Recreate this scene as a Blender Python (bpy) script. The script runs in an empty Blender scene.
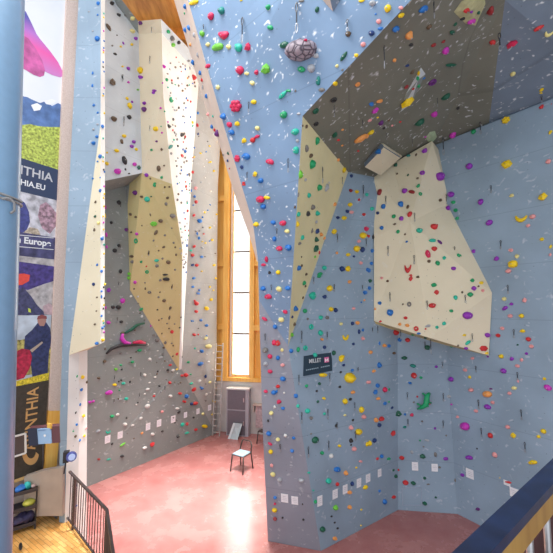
import bpy, bmesh, math, random
from mathutils import Vector, Matrix, noise
from mathutils.bvhtree import BVHTree
from mathutils.geometry import tessellate_polygon
random.seed(7)
SC = bpy.context.scene
COL = SC.collection
F = 350.0; CX = 276.5; H = 5.3; PITCH = math.atan(30/350)
CAM = Vector((0, 0, H))
sp, cp = math.sin(PITCH), math.cos(PITCH)

# ---------------------------------------------------------------- surveying helpers
def ray(px, py):
    cx = (px-CX)/F; cy = (CX-py)/F
    return Vector((cx, cp-sp*cy, sp+cp*cy))
def P(px, py, Y):
    d = ray(px, py); return CAM + d*(Y/d.y)
def onz(px, py, z):
    d = ray(px, py); return CAM + d*((z-H)/d.z)
def onpl(px, py, p0, n):
    d = ray(px, py); return CAM + d*((p0-CAM).dot(n)/d.dot(n))
def pln(a, b, c):
    n = (b-a).cross(c-a).normalized(); return a, n

# ---------------------------------------------------------------- materials
MATS = {}
def newmat(name):
    m = bpy.data.materials.new(name); m.use_nodes = True
    nt = m.node_tree; b = nt.nodes['Principled BSDF']
    return m, nt, b
def N(nt, t, **k):
    n = nt.nodes.new(t)
    for a, v in k.items():
        if a in n.inputs: n.inputs[a].default_value = v
        else: setattr(n, a, v)
    return n
def mix(nt, fac, a, b, mode='MIX'):
    n = nt.nodes.new('ShaderNodeMix'); n.data_type = 'RGBA'; n.blend_type = mode
    for s, v in ((0, fac), (6, a), (7, b)):
        if isinstance(v, (int, float)): n.inputs[s].default_value = v
        elif isinstance(v, (tuple, list)): n.inputs[s].default_value = tuple(v)+((1,) if len(v) == 3 else ())
        else: nt.links.new(v, n.inputs[s])
    return n.outputs[2]
def ramp(nt, inp, p0, p1, c0=(0,0,0,1), c1=(1,1,1,1)):
    r = nt.nodes.new('ShaderNodeValToRGB'); e = r.color_ramp.elements
    e[0].position = p0; e[0].color = c0; e[1].position = p1; e[1].color = c1
    nt.links.new(inp, r.inputs[0]); return r.outputs[0]
def plain(name, c, rough=.5, metal=0, var=.12, scale=14):
    if name in MATS: return MATS[name]
    m, nt, b = newmat(name)
    g = N(nt, 'ShaderNodeNewGeometry'); nz = N(nt, 'ShaderNodeTexNoise', Scale=scale, Detail=3.0)
    nt.links.new(g.outputs['Position'], nz.inputs['Vector'])
    dk = tuple(x*(1-var) for x in c); lt = tuple(min(1, x*(1+var)) for x in c)
    nt.links.new(mix(nt, ramp(nt, nz.outputs[0], .3, .7), dk, lt), b.inputs['Base Color'])
    b.inputs['Roughness'].default_value = rough; b.inputs['Metallic'].default_value = metal
    MATS[name] = m; return m
def wallmat(name, c, chalk=.5, dots=True, seam=True, rough=.75, size=5.5, vary=.10):
    """painted resin-coated climbing panel: panel joints, T-nut holes, chalk scuffs"""
    m, nt, b = newmat(name)
    g = N(nt, 'ShaderNodeNewGeometry'); pos = g.outputs['Position']
    nz = N(nt, 'ShaderNodeTexNoise', Scale=.8, Detail=4.0); nt.links.new(pos, nz.inputs['Vector'])
    col = mix(nt, ramp(nt, nz.outputs[0], .35, .65), tuple(x*(1-vary) for x in c), tuple(min(1, x*(1+vary)) for x in c))
    # chalk scuffs: short smeared strokes
    w = N(nt, 'ShaderNodeTexNoise', Scale=3.5, Detail=2.0); nt.links.new(pos, w.inputs['Vector'])
    va = N(nt, 'ShaderNodeVectorMath', operation='SCALE'); va.inputs[3].default_value = .55
    nt.links.new(w.outputs['Color'], va.inputs[0])
    vb = N(nt, 'ShaderNodeVectorMath', operation='ADD'); nt.links.new(pos, vb.inputs[0]); nt.links.new(va.outputs[0], vb.inputs[1])
    mp = N(nt, 'ShaderNodeMapping'); mp.inputs['Scale'].default_value = (1, 1, 1.7); mp.inputs['Rotation'].default_value = (0.3, 0.7, 0.2)
    nt.links.new(vb.outputs[0], mp.inputs[0])
    vo = N(nt, 'ShaderNodeTexVoronoi', Scale=size); nt.links.new(mp.outputs[0], vo.inputs['Vector'])
    spot = ramp(nt, vo.outputs['Distance'], .12, .27, (1,1,1,1), (0,0,0,1))
    n2 = N(nt, 'ShaderNodeTexNoise', Scale=9.0, Detail=3.0); nt.links.new(pos, n2.inputs['Vector'])
    sm = mix(nt, 1.0, spot, ramp(nt, n2.outputs[0], .42, .56), 'MULTIPLY')
    sm = mix(nt, 1.0, sm, (chalk,)*3, 'MULTIPLY')
    col = mix(nt, sm, col, (.8, .84, .9))
    if dots:
        v2 = N(nt, 'ShaderNodeTexVoronoi', Scale=6.0); v2.inputs['Randomness'].default_value = .35; nt.links.new(pos, v2.inputs['Vector'])
        d = ramp(nt, v2.outputs['Distance'], .05, .075, (.45,.45,.45,1), (0,0,0,1))
        col = mix(nt, d, col, (.08, .08, .09))
    if seam:
        sx = N(nt, 'ShaderNodeSeparateXYZ'); nt.links.new(pos, sx.inputs[0])
        ma = N(nt, 'ShaderNodeMath', operation='MODULO'); ma.inputs[1].default_value = 1.25; nt.links.new(sx.outputs[2], ma.inputs[0])
        s = ramp(nt, ma.outputs[0], .008, .018, (.35,.35,.35,1), (0,0,0,1))
        col = mix(nt, s, col, tuple(x*.5 for x in c))
    nt.links.new(col, b.inputs['Base Color']); b.inputs['Roughness'].default_value = rough
    bp = N(nt, 'ShaderNodeBump', Strength=.15, Distance=.01)
    n3 = N(nt, 'ShaderNodeTexNoise', Scale=90.0); nt.links.new(pos, n3.inputs['Vector'])
    nt.links.new(n3.outputs[0], bp.inputs['Height']); nt.links.new(bp.outputs[0], b.inputs['Normal'])
    MATS[name] = m; return m
def woodmat(name, c1, c2, rough=.5, sc=(2, 2, .15), k=6):
    m, nt, b = newmat(name)
    g = N(nt, 'ShaderNodeNewGeometry'); mp = N(nt, 'ShaderNodeMapping'); mp.inputs['Scale'].default_value = sc
    nt.links.new(g.outputs['Position'], mp.inputs[0])
    nz = N(nt, 'ShaderNodeTexNoise', Scale=float(k), Detail=6.0); nt.links.new(mp.outputs[0], nz.inputs['Vector'])
    nt.links.new(mix(nt, ramp(nt, nz.outputs[0], .35, .65), c1, c2), b.inputs['Base Color'])
    b.inputs['Roughness'].default_value = rough; MATS[name] = m; return m

blue   = wallmat('blue_panel', (.20, .31, .475), chalk=.95)
bluef  = wallmat('pale_blue_panel', (.275, .375, .485), chalk=.32, size=4)
grey   = wallmat('grey_panel', (.26, .295, .29), chalk=.3, size=4)
grey2  = wallmat('light_grey_panel', (.385, .39, .38), chalk=.2, size=4)
straw  = wallmat('straw_panel', (.80, .73, .43), chalk=.25, seam=False, vary=.05)
footm  = wallmat('mauve_grey_panel', (.255, .275, .34), chalk=.3, size=4)
ovh    = wallmat('overhang_panel', (.195, .20, .165), chalk=.75, size=5)  # brown carries dim warm light on what is blue-grey overhang paint
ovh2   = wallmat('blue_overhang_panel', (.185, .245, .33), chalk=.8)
palem  = wallmat('pale_grey_panel', (.61, .68, .73), chalk=.3, size=4)
whitep = wallmat('white_panel', (.86, .86, .84), chalk=.1, seam=False)
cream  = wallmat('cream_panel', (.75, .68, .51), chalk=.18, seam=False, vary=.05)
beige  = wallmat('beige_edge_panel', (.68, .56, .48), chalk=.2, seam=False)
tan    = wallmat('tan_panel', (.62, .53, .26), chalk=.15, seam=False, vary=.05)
orangew = woodmat('orange_timber', (.90, .45, .08), (.98, .60, .16))
palewood = woodmat('osb_board', (.66, .50, .43), (.76, .61, .54), .7, (8, 8, 8), 5)
conc = plain('concrete', (.62, .60, .58), .8, 0, .08, 3)
white = plain('white_paint', (.82, .81, .79), .6, 0, .03)
black = plain('black_metal', (.025, .025, .03), .4, .2)
darkb = plain('brown_metal', (.05, .035, .03), .4, .3)
steel = plain('steel', (.55, .56, .58), .3, .9)
alu = plain('aluminium', (.6, .6, .58), .4, .3)

# ---------------------------------------------------------------- object helpers
def setp(o, label=None, cat=None, group=None, kind=None):
    if label: o['label'] = label
    if cat: o['category'] = cat
    if group: o['group'] = group
    if kind: o['kind'] = kind
    return o
def link(name, me, parent=None, mats=()):
    o = bpy.data.objects.new(name, me); COL.objects.link(o)
    for m in mats: me.materials.append(m)
    if parent: o.parent = parent
    return o
def empty(name, loc, label=None, cat=None, group=None, kind=None):
    o = bpy.data.objects.new(name, None); COL.objects.link(o); o.location = loc; o.empty_display_size = .1
    return setp(o, label, cat, group, kind)
class MB:
    """collects solids in WORLD coordinates; build() stores them relative to the parent"""
    def __init__(s): s.bm = bmesh.new()
    def box(s, c, size, rot=None, bev=0):
        m = Matrix.Translation(Vector(c)) @ (rot.to_4x4() if rot else Matrix()) @ Matrix.Diagonal((*size, 1))
        r = bmesh.ops.create_cube(s.bm, size=1, matrix=m)
        if bev:
            ed = list({e for v in r['verts'] for e in v.link_edges})
            bmesh.ops.bevel(s.bm, geom=ed, offset=bev, segments=2, affect='EDGES', profile=.5)
        return s
    def bar(s, a, b, w, h=None, seg=4, up=None):
        a = Vector(a); b = Vector(b); d = b-a; h = h or w
        q = d.to_track_quat('Z', 'Y') if up is None else None
        if q is None:
            z = d.normalized(); x = Vector(up).cross(z).normalized(); y = z.cross(x)
            R = Matrix((x, y, z)).transposed()
        else: R = q.to_matrix()
        if seg == 4: return s.box((a+b)/2, (w, h, d.length), R)
        m = Matrix.Translation((a+b)/2) @ R.to_4x4()
        bmesh.ops.create_cone(s.bm, cap_ends=True, segments=seg, radius1=w/2, radius2=h/2, depth=d.length, matrix=m)
        return s
    def tube(s, pts, r, seg=8, closed=False):
        pts = [Vector(p) for p in pts]; n = len(pts); rings = []
        for i, p in enumerate(pts):
            a = pts[i-1] if (i or closed) else p; b = pts[(i+1) % n] if (i < n-1 or closed) else p
            z = (b-a).normalized(); x = z.orthogonal().normalized()
            if rings:
                x = (lastx - z*lastx.dot(z)).normalized()
            lastx = x; y = z.cross(x)
            rr = r(i/(n-1)) if callable(r) else r
            rings.append([s.bm.verts.new(p+(x*math.cos(t)+y*math.sin(t))*rr) for t in [2*math.pi*k/seg for k in range(seg)]])
        for i in range(n if closed else n-1):
            A, B = rings[i], rings[(i+1) % n]
            for k in range(seg):
                s.bm.faces.new((A[k], A[(k+1) % seg], B[(k+1) % seg], B[k]))
        if not closed:
            s.bm.faces.new(rings[0][::-1]); s.bm.faces.new(rings[-1])
        return s
    def poly(s, pts, th):
        """flat polygon given a thickness vector"""
        pts = [Vector(p) for p in pts]; th = Vector(th)
        a = [s.bm.verts.new(p) for p in pts]; b = [s.bm.verts.new(p+th) for p in pts]
        s.bm.faces.new(a); s.bm.faces.new(b[::-1]); n = len(a)
        for i in range(n): s.bm.faces.new((a[i], b[i], b[(i+1) % n], a[(i+1) % n]))
        return s
    def ball(s, c, r, sub=2, jit=0, rot=None):
        m = Matrix.Translation(Vector(c)) @ (rot.to_4x4() if rot else Matrix()) @ Matrix.Diagonal((*(r if hasattr(r, '__len__') else (r, r, r)), 1))
        R = bmesh.ops.create_icosphere(s.bm, subdivisions=sub, radius=1, matrix=m)
        if jit:
            for v in R['verts']: v.co += noise.noise_vector(v.co*9)*jit
        return s
    def build(s, name, mat, parent=None, smooth=False, label=None):
        bmesh.ops.recalc_face_normals(s.bm, faces=s.bm.faces)
        me = bpy.data.meshes.new(name)
        if parent: off = Vector(parent.location); P2 = parent.parent
        else: off = Vector(); P2 = None
        if P2: off = off + Vector(P2.location)
        if not parent and s.bm.verts:
            xs = [v.co for v in s.bm.verts]
            off = Vector((sum(v.x for v in xs)/len(xs), sum(v.y for v in xs)/len(xs), min(v.z for v in xs)))
        bmesh.ops.translate(s.bm, vec=-off, verts=s.bm.verts)
        s.bm.to_mesh(me); s.bm.free()
        if smooth:
            for p in me.polygons: p.use_smooth = True
        o = link(name, me, parent, [mat])
        if not parent: o.location = off
        if label: o['label'] = label
        return o

BV = []   # climbable surfaces: (bvh, region per triangle)
def relief(name, V, faces, ext, backmat):
    """closed solid whose front is made of facets; V name->Vector, faces=(names, material, region)"""
    keys = list(V); idx = {k: i for i, k in enumerate(keys)}
    verts = [V[k] for k in keys]; tris = []; mi = []; mats = []; reg = []
    for names, mat, region in faces:
        if mat not in mats: mats.append(mat)
        ids = [idx[k] for k in names]
        tt = tessellate_polygon([[verts[i] for i in ids]])
        for t in tt:
            t3 = [ids[k] for k in t]
            n = (verts[t3[1]]-verts[t3[0]]).cross(verts[t3[2]]-verts[t3[0]])
            if n.dot(CAM-verts[t3[0]]) < 0: t3.reverse()
            tris.append(t3); mi.append(mats.index(mat)); reg.append(region)
    BV.append((BVHTree.FromPolygons(verts, tris), reg))
    mats.append(backmat); nb = len(mats)-1; n = len(verts)
    e = Vector(ext); allv = verts+[v+e for v in verts]
    fs = list(tris); fm = list(mi); cnt = {}
    for t in tris:
        fs.append([k+n for k in t[::-1]]); fm.append(nb)
        for a, b in ((t[0], t[1]), (t[1], t[2]), (t[2], t[0])):
            cnt.setdefault(tuple(sorted((a, b))), []).append((a, b))
    for k, l in cnt.items():
        if len(l) == 1:
            a, b = l[0]; fs.append([b, a, a+n, b+n]); fm.append(nb)
    me = bpy.data.meshes.new(name); me.from_pydata(allv, [], fs)
    for p, m in zip(me.polygons, fm): p.material_index = m
    me.update()
    o = link(name, me, None, mats); setp(o, kind='structure'); return o

# ================================================================ THE SETTING
# long left climbing wall (plan direction U, normal NJ towards the hall)
U = Vector((.572, .820, 0)).normalized(); NJ = Vector((U.y, -U.x, 0))
J0 = onz(87, 487, 0)
def J(px, py, d): return onpl(px, py, J0+NJ*d, NJ)
def base(v, z=-.02): return Vector((v.x, v.y, z))
V = dict(
 a=base(J(66, 496, 0)), b=base(J(216, 434, 0)), c=J(179, 370, 0), e=J(130, 290, 0), f=J(127, 186, 0), g=J(90, 194, 0),
 m3=J(142, 173, .9), m4=J(90, 184, .9), m1=J(90, -42, .9), mn=J(104, -14, .9), mm=J(138.5, 34, .9), m0=J(90, -70, 1.2), m2=J(122, 0, 1.2), k1=J(138, 21, 1.2),
 k2=J(161, 19, 1.85), kb=J(161.8, 33, 1.6), qb=J(199, 76, .47), r1=J(163, 92, 1.6), r2=J(172, 184, 1.3), r3=J(182.5, 250, .8),
 q1=J(186.5, 276, .15), q2=J(191, 184, .3), q3=J(198, 92, .45), q4=J(200, 60, .8),
 t1=J(224, 84, 0), t2=J(218, 184, 0), t3=J(217, 276, 0), c2=J(181.5, 369, .02))
relief('wall_left', V, [
 (['a','b','c2','c','e','f','g'], grey, 'grey lower left wall'),
 (['g','f','m3','m4'], grey, 'ledge'),
 (['m4','m3','mm','mn','m1'], palem, 'pale upper left panel'),
 (['m1','mn','mm','k1','m2','m0'], grey, 'grey top band of the left wall'),  # band painted darker to stand for shadow at the wall top
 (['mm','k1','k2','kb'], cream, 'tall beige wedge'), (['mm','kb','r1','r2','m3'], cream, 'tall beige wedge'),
 (['m3','r2','r3','c'], tan, 'tall beige wedge'),  # tan paints in the shade on the wedge's lower facets; upper ones stay cream
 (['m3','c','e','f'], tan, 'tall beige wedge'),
 (['k2','q4','qb','kb'], palem, 'grey band above the white facet'), (['kb','qb','q3','r1'], whitep, 'white facet'),  # band above the white facet toned down for shadow at the top
 (['r1','q3','q2','r2'], whitep, 'white facet'),  # white stands in for strong light on a pale panel
 (['r2','q2','q1','r3'], whitep, 'white facet'),
 (['r3','q1','c2','c'], whitep, 'white facet'),
 (['q4','t1','t2','q2','q3','qb'], grey2, 'grey wall by the window'),
 (['q2','t2','t3','q1'], grey2, 'grey wall by the window'),
 (['q1','t3','b','c2'], grey2, 'grey wall by the window'),
], -NJ*.7, grey)
# near left panel beside the banner
O0 = Vector((-4.5, 7.65, 0))
def Oo(px, py, d): return onpl(px, py, O0+NJ*d, NJ)
V = dict(o1=Oo(80.5, -40, 0), o2=Oo(101, -40, .5), o3=Oo(100.5, 125, .5), o4=Oo(69, 355, .15), o5=base(Oo(65, 540, .1)), o6=base(Oo(60, 545, 0)),
 o6b=Oo(59.8, 420, 0), o6c=Oo(64.5, 280, 0), o7=Oo(100.5, 344, .75), s2=Oo(105, -40, .42), s3=Oo(105, 125, .42), s7=Oo(104.5, 342, .66),
 l1=Oo(79, 352, .15), l4=base(Oo(79, 545, .1)), l2=Oo(87.5, 350, -.02), l3=base(Oo(86.5, 542, -.05)))
relief('wall_panel_left', V, [
 (['o1','o2','o3','o4','o5','o6','o6b','o6c'], bluef, 'blue panel by the banner'),
 (['o3','o7','o4'], cream, 'cream panel by the banner'),
 (['o2','s2','s3','s7','o7','o3'], whitep, 'white panel edge'),
 (['o4','o7','s7','l2','l1'], cream, 'ledge'),
 (['o4','l1','l4','o5'], whitep, 'white lower strip'),
 (['l1','l2','l3','l4'], whitep, 'white lower strip')], Vector((-.3, .5, 0)), bluef).name = 'wall_left.001'

# right-hand complex: pillar, overhang, alcove
b1 = onz(268, 541, 0); b2 = onz(321, 551, 0); b3 = onz(398, 510, 0); b4 = onz(457.5, 514, 0); b5 = onz(483, 527, 0)
ZU = Vector((0, 0, 1))
nB = (b3-b2).cross(ZU).normalized(); nE = (b4-b3).cross(ZU).normalized(); nD = (b5-b4).cross(ZU).normalized()
def B_(px, py): return onpl(px, py, b2, nB)
def E_(px, py): return onpl(px, py, b3, nE)
def D_(px, py): return onpl(px, py, b4, nD)
t_low = B_(288, 346)
LA = pln(b1, b2, t_low)
def LA_(px, py): return onpl(px, py, *LA)
a3 = LA_(259, 300)
UA = pln(a3, t_low, P(245, 0, 5.3))
def UA_(px, py, dy=0): return onpl(px, py, UA[0]+Vector((0, dy, 0)), UA[1])
V = dict(b1=base(b1), b2=base(b2), b3=base(b3), b4=base(b4), b6=base(b4+(b5-b4)*7.5), tl=t_low, a3=a3, am=LA_(262, 413),
 a4=UA_(258, 261), a5=UA_(253, 223), a6=UA_(243, 190), a7=UA_(228, 140, .02), a8=UA_(205, 60, .22), a9=UA_(188, 0, .3), a10=UA_(172, -60, .4),
 cr1=UA_(225, 115), cr2=UA_(310, -60), c1=UA_(302.6, 116), c2=UA_(411, 0), c2b=UA_(468, -60),
 h1=UA_(257, 262, .25), h2=UA_(249, 234, .5), h3=UA_(235, 196, .75), h4=UA_(218, 140, .9), h4b=UA_(211, 127, .95), h5=UA_(189, 50, 1.1), h6=UA_(174, 0, 1.2), h7=UA_(156, -60, 1.3),
 t3=B_(348, 172), t4=B_(374, 177), e1=E_(397, 162), e2=E_(433, 146), d2=D_(489, 123), d3=D_(553, 98), d4=D_(600, 80),
 x1=P(505, 0, 5.25), x2=P(660, -60, 4.6), x3=P(530, -60, 4.5))
kk = 'blue overhanging pillar'; fo = 'foot of the pillar'; al = 'blue alcove side wall'; ed = 'beige pillar edge'; oh = 'dark overhang'
relief('wall_right', V, [
 (['b1','b2','tl','a3','am'], footm, fo),
 (['a3','tl','c1','cr1','a7','a6','a5','a4'], blue, kk),
 (['a7','cr1','cr2','a10','a9','a8'], blue, kk),
 (['cr1','c1','c2','c2b','cr2'], blue, kk),
 (['a4','h1','h2','a5'], beige, ed), (['a5','h2','h3','a6'], beige, ed), (['a6','h3','h4','a7'], beige, ed),
 (['a7','h4','h4b','h5','a8'], beige, ed), (['a8','h5','h6','a9'], beige, ed), (['a9','h6','h7','a10'], beige, ed),
 (['tl','t3','c1'], straw, 'cream wedge right of the pillar'),
 (['b2','b3','e1','t4','t3','tl'], bluef, al),
 (['b3','b4','e2','e1'], bluef, 'alcove back wall'),
 (['b4','b6','d4','d3','d2','e2'], bluef, 'blue right-hand wall'),
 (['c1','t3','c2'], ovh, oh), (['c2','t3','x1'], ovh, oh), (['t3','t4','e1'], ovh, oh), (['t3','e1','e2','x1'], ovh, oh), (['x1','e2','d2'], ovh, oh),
 (['c2','x1','x3','c2b'], ovh, oh), (['x1','d2','d3','d4','x2','x3'], ovh2, 'blue end of the overhang'),  # bluer right end paints in a change of light along one overhang
], Vector((.25, .9, .9)), bluef)
bv_wall = BV[-1]

# floors
def slab(name, pts, z0, z1, mat):
    o = MB().poly([(x, y, z1) for x, y in pts], (0, 0, z0-z1)).build(name, mat); return setp(o, kind='structure')
def floor_material():
    m, nt, b = newmat('red_resin_floor')
    g = N(nt, 'ShaderNodeNewGeometry')
    nz = N(nt, 'ShaderNodeTexNoise', Scale=1.3, Detail=8.0, Roughness=.65); nt.links.new(g.outputs[0], nz.inputs['Vector'])
    n2 = N(nt, 'ShaderNodeTexNoise', Scale=60.0, Detail=2.0); nt.links.new(g.outputs[0], n2.inputs['Vector'])
    c = mix(nt, ramp(nt, nz.outputs[0], .35, .68), (.37, .13, .122), (.48, .215, .20))
    c = mix(nt, .12, c, n2.outputs[0], 'OVERLAY')
    nt.links.new(c, b.inputs['Base Color'])
    nt.links.new(ramp(nt, nz.outputs[0], .3, .7, (.19,)*3+(1,), (.33,)*3+(1,)), b.inputs['Roughness'])
    b.inputs['Specular IOR Level'].default_value = .6
    return m
fm = floor_material()
slab('floor', [(-9, 0), (9, 0), (9, 18), (-9, 18)], -.3, 0, fm)
def parquet():
    m, nt, b = newmat('parquet')
    g = N(nt, 'ShaderNodeNewGeometry'); mp = N(nt, 'ShaderNodeMapping'); mp.inputs['Rotation'].default_value = (0, 0, .6)
    nt.links.new(g.outputs['Position'], mp.inputs[0])
    br = N(nt, 'ShaderNodeTexBrick', Scale=2.6); nt.links.new(mp.outputs[0], br.inputs['Vector'])
    br.inputs['Color1'].default_value = (.95, .56, .20, 1); br.inputs['Color2'].default_value = (.74, .36, .09, 1); br.inputs['Mortar'].default_value = (.38, .18, .05, 1)
    br.inputs['Mortar Size'].default_value = .01; br.inputs['Brick Width'].default_value = .7; br.inputs['Row Height'].default_value = .18
    nt.links.new(br.outputs[0], b.inputs['Base Color']); b.inputs['Roughness'].default_value = .4; return m
GZ = .85
g0 = onz(61.5, 514, GZ); g1t = onz(107, 510, GZ+1.0); g2t = onz(115, 566, GZ+1.0)
gal = slab('floor_gallery', [(g0.x-.06, g0.y+.1), (g1t.x+.05, g1t.y), (g2t.x+.3, 2.6), (-8.2, 2.6), (-7.75, 4.0), (-4.95, 8.03), (-4.62, 7.75)], 0, GZ, parquet()); gal.name = 'floor.001'
ceilw = woodmat('ceiling_timber', (.55, .20, .03), (.80, .36, .07), .5, (2.5, .4, 1), 3)
ce = MB().box((-3.4, 12.2, 15.6), (11, 9.5, .2))
ce.build('ceiling', ceilw)['kind'] = 'structure'
for i in range(4):
    y0 = 9.5+i*1.9
    o = MB().bar((-8.5, y0, 15.3), (1.5, y0+1.6, 15.3), .22, .4).build('trim_%d' % (i+1), ceilw); o['kind'] = 'structure'
# window wall
wd = Vector((1, -.2, 0)).normalized(); wn = Vector((wd.y, -wd.x, 0))   # towards the hall
W0 = P(235, 380, 15.3); W0.z = 0
def Wp(px, py, off=0): return onpl(px, py, W0+wn*off, wn)
def wpt(s, z, off=0): return Vector((W0.x, W0.y, z))+wd*s+wn*off
def wbox(mb, s0, s1, z0, z1, o0, o1):
    mb.poly([wpt(s0, z0, o0), wpt(s1, z0, o0), wpt(s1, z1, o0), wpt(s0, z1, o0)], wn*(o1-o0)); return mb
def S(px, py=330): return (Wp(px, py)-W0).dot(wd)
zs = Wp(240, 378).z
sl, sr = S(231.4), S(249.6)
mb = MB(); wbox(mb, -3.2, 5, -.02, zs-.06, 0, -.35)
mb.build('wall_back', conc)['kind'] = 'structure'
mb = MB(); wbox(mb, -3.2, sl, zs-.06, 15.6, -.2, -.35); wbox(mb, sr, 5, zs-.06, 15.6, -.2, -.35); wbox(mb, sl, sr, 13, 15.6, -.2, -.35)
mb.build('wall_back.001', orangew)['kind'] = 'structure'
ti = 5
def trim(mb, mat=orangew):
    global ti
    mb.build('trim_%d' % ti, mat)['kind'] = 'structure'; ti += 1
for a, b_, o in ((222.6, 228.2, .15), (250.4, 254, .15)):
    trim(wbox(MB(), S(a), S(b_), zs-.1, 14.9, -.2, o-.1))
trim(wbox(MB(), S(213), S(262), zs-.14, zs+.02, -.2, .06))
for yy in (198, 263.5, 327):
    z = Wp(222, yy).z
    trim(wbox(MB(), S(214), S(222.6), z-.12, z+.12, -.2, 0)); trim(wbox(MB(), S(252.3), S(262), z-.14, z+.10, -.2, 0))
win = empty('window_1', wpt((sl+sr)/2, zs, -.2), kind='structure')
mb = MB()
wbox(mb, sl-.02, sl+.05, zs, 13, -.25, -.08); wbox(mb, sr-.05, sr+.02, zs, 13, -.25, -.08); wbox(mb, sl, sr, zs, zs+.14, -.25, -.08)
mb.build('window_frame', woodmat('light_timber', (.85, .55, .22), (.92, .68, .35)), win)
mb = MB()
zm = [Wp(240, y).z for y in (333.7, 292.6, 251.5, 210, 168)]
for z in zm: wbox(mb, sl+.03, sr-.03, z-.035, z+.035, -.22, -.09)
mb.build('mullion', plain('mullion_grey', (.16, .13, .10), .5), win)
gm, nt, b = newmat('window_glass')
b.inputs['Base Color'].default_value = (1, 1, 1, 1); b.inputs['Roughness'].default_value = .02; b.inputs['IOR'].default_value = 1.45
tr = N(nt, 'ShaderNodeBsdfTransparent'); mx = N(nt, 'ShaderNodeMixShader'); mx.inputs[0].default_value = .08
nt.links.new(tr.outputs[0], mx.inputs[1]); nt.links.new(b.outputs[0], mx.inputs[2]); nt.links.new(mx.outputs[0], nt.nodes['Material Output'].inputs[0])
mb = MB(); wbox(mb, sl+.05, sr-.05, zs+.1, 13, -.175, -.165); mb.build('pane', gm, win)
trim(wbox(MB(), S(229), S(230.6), zs-.06, 13, -.2, -.13), white)
# banner wall
OB = O0-NJ*.62
def bnp(px, py, off=0): return onpl(px, py, OB+NJ*off, NJ)
def oat(s, z, off=0): return Vector((OB.x, OB.y, z))+U*s+NJ*off
def obox(mb, s0, s1, z0, z1, o0, o1):
    return mb.poly([oat(s0, z0, o0), oat(s1, z0, o0), oat(s1, z1, o0), oat(s0, z1, o0)], NJ*(o1-o0))
obox(MB(), -4.6, .45, 0, 13.5, -.4, 0).build('wall_left.002', plain('wall_concrete', (.56, .50, .46), .8, 0, .06, 2))['kind'] = 'structure'
mb = MB()
mb.poly([bnp(66.8, -40, .0), bnp(79.5, -40, .0), bnp(64.6, 280, 0), bnp(59.5, 410, 0), bnp(47, 410, 0)], NJ*.09)
trim(mb, palewood)
mb = MB(); mb.poly([bnp(47, 410), bnp(59.5, 410), bnp(54.5, 470), bnp(42, 472)], NJ*.09); trim(mb, orangew)  # orange lower piece stands in for warm lamp light on the board
mb = MB(); mb.poly([P(24, 477, 7.5), P(42, 471, 7.5), P(62.5, 467.5, 7.5), P(62.5, 516, 7.5), P(24, 516, 7.5)], (-.02, .12, 0)); trim(mb, plain('plinth_concrete', (.42, .35, .30), .8, 0, .08, 3))
# frame line under the banner
mb = MB(); mb.bar(bnp(-10, 490, .04), bnp(43, 470.5, .04), .06); trim(mb, woodmat('frame_timber', (.7, .42, .15), (.8, .52, .22)))
# access hatch in the alcove back wall
mb = MB()
for q0, q1 in (((402, 487.5), (421.5, 487.5)), ((421.5, 487.5), (421.5, 505)), ((421.5, 505), (402.5, 505)), ((402.5, 505), (402, 487.5))):
    mb.bar(E_(*q0)-nE*0, E_(*q1), .03, .02)
mb.build('door_1', plain('hatch_rim', (.34, .42, .54), .6))['kind'] = 'structure'

# unseen rest of the hall shell: right wall and ceiling added to cut sky light
for k, (a, b_) in enumerate(((S(300), S(300)+2.6),)):
    pass
sh = plain('hall_wall', (.55, .54, .52), .8, 0, .05, 2)
setp(MB().box((9.1, 6.5, 7.5), (.2, 23, 16)).build('wall_right.001', sh), kind='structure')
setp(MB().box((5.6, 6.0, 15.6), (7, 21, .2)).build('ceiling.001', ceilw), kind='structure')
# ================================================================ THINGS
# blue steel column with cable
ct = P(1, -20, 3.2); cb = P(-16, 560, 3.2); dz = (ct-cb)/(ct.z-cb.z)
def colp(z): return cb+dz*(z-cb.z)
colblue = plain('column_blue', (.24, .43, .66), .3, .0, .03)
colr = .195
cbase = colp(GZ); col = empty('steel_column', cbase, 'round light blue steel column at the left edge, in front of the tall banner', 'column')
MB().bar(colp(GZ), colp(13), colr*2, seg=40).build('shaft', colblue, col, smooth=False)
for p in col.children[0].data.polygons: p.use_smooth = p.area > 0 and abs(p.normal.z) < .5
mb = MB(); c = colp(GZ+.01)
mb.bar(c, c+Vector((0, 0, .03)), .62, seg=40); mb.build('base_plate', steel, col)
cab = plain('grey_cable', (.30, .31, .32), .6)
zc = P(10, 188, 3.0).z
c = empty('tied_cable', colp(zc), 'thin dark cables tied around the blue column, ends hooked at its right side', 'cable')
for k, (z, tl) in enumerate(((zc+.02, -.06), (zc-.05, -.02))):
    ce_ = colp(z)
    MB().tube([ce_+Vector((math.cos(t)*(colr+.012), math.sin(t)*(colr+.012), tl*math.cos(t))) for t in [2*math.pi*i/32 for i in range(32)]], .011, 6, True).build('cable_loop', cab, c, True)
ce_ = colp(zc-.06); q = [(-.75, -.02), (-.6, -.0), (-.45, .0), (-.3, -.03), (-.28, -.10), (-.42, -.13)]
MB().tube([ce_+Vector((math.cos(t+.1)*(colr+.03), math.sin(t+.1)*(colr+.03), h)) for t, h in q], .011, 6).build('cable_end', cab, c, True)

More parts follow.
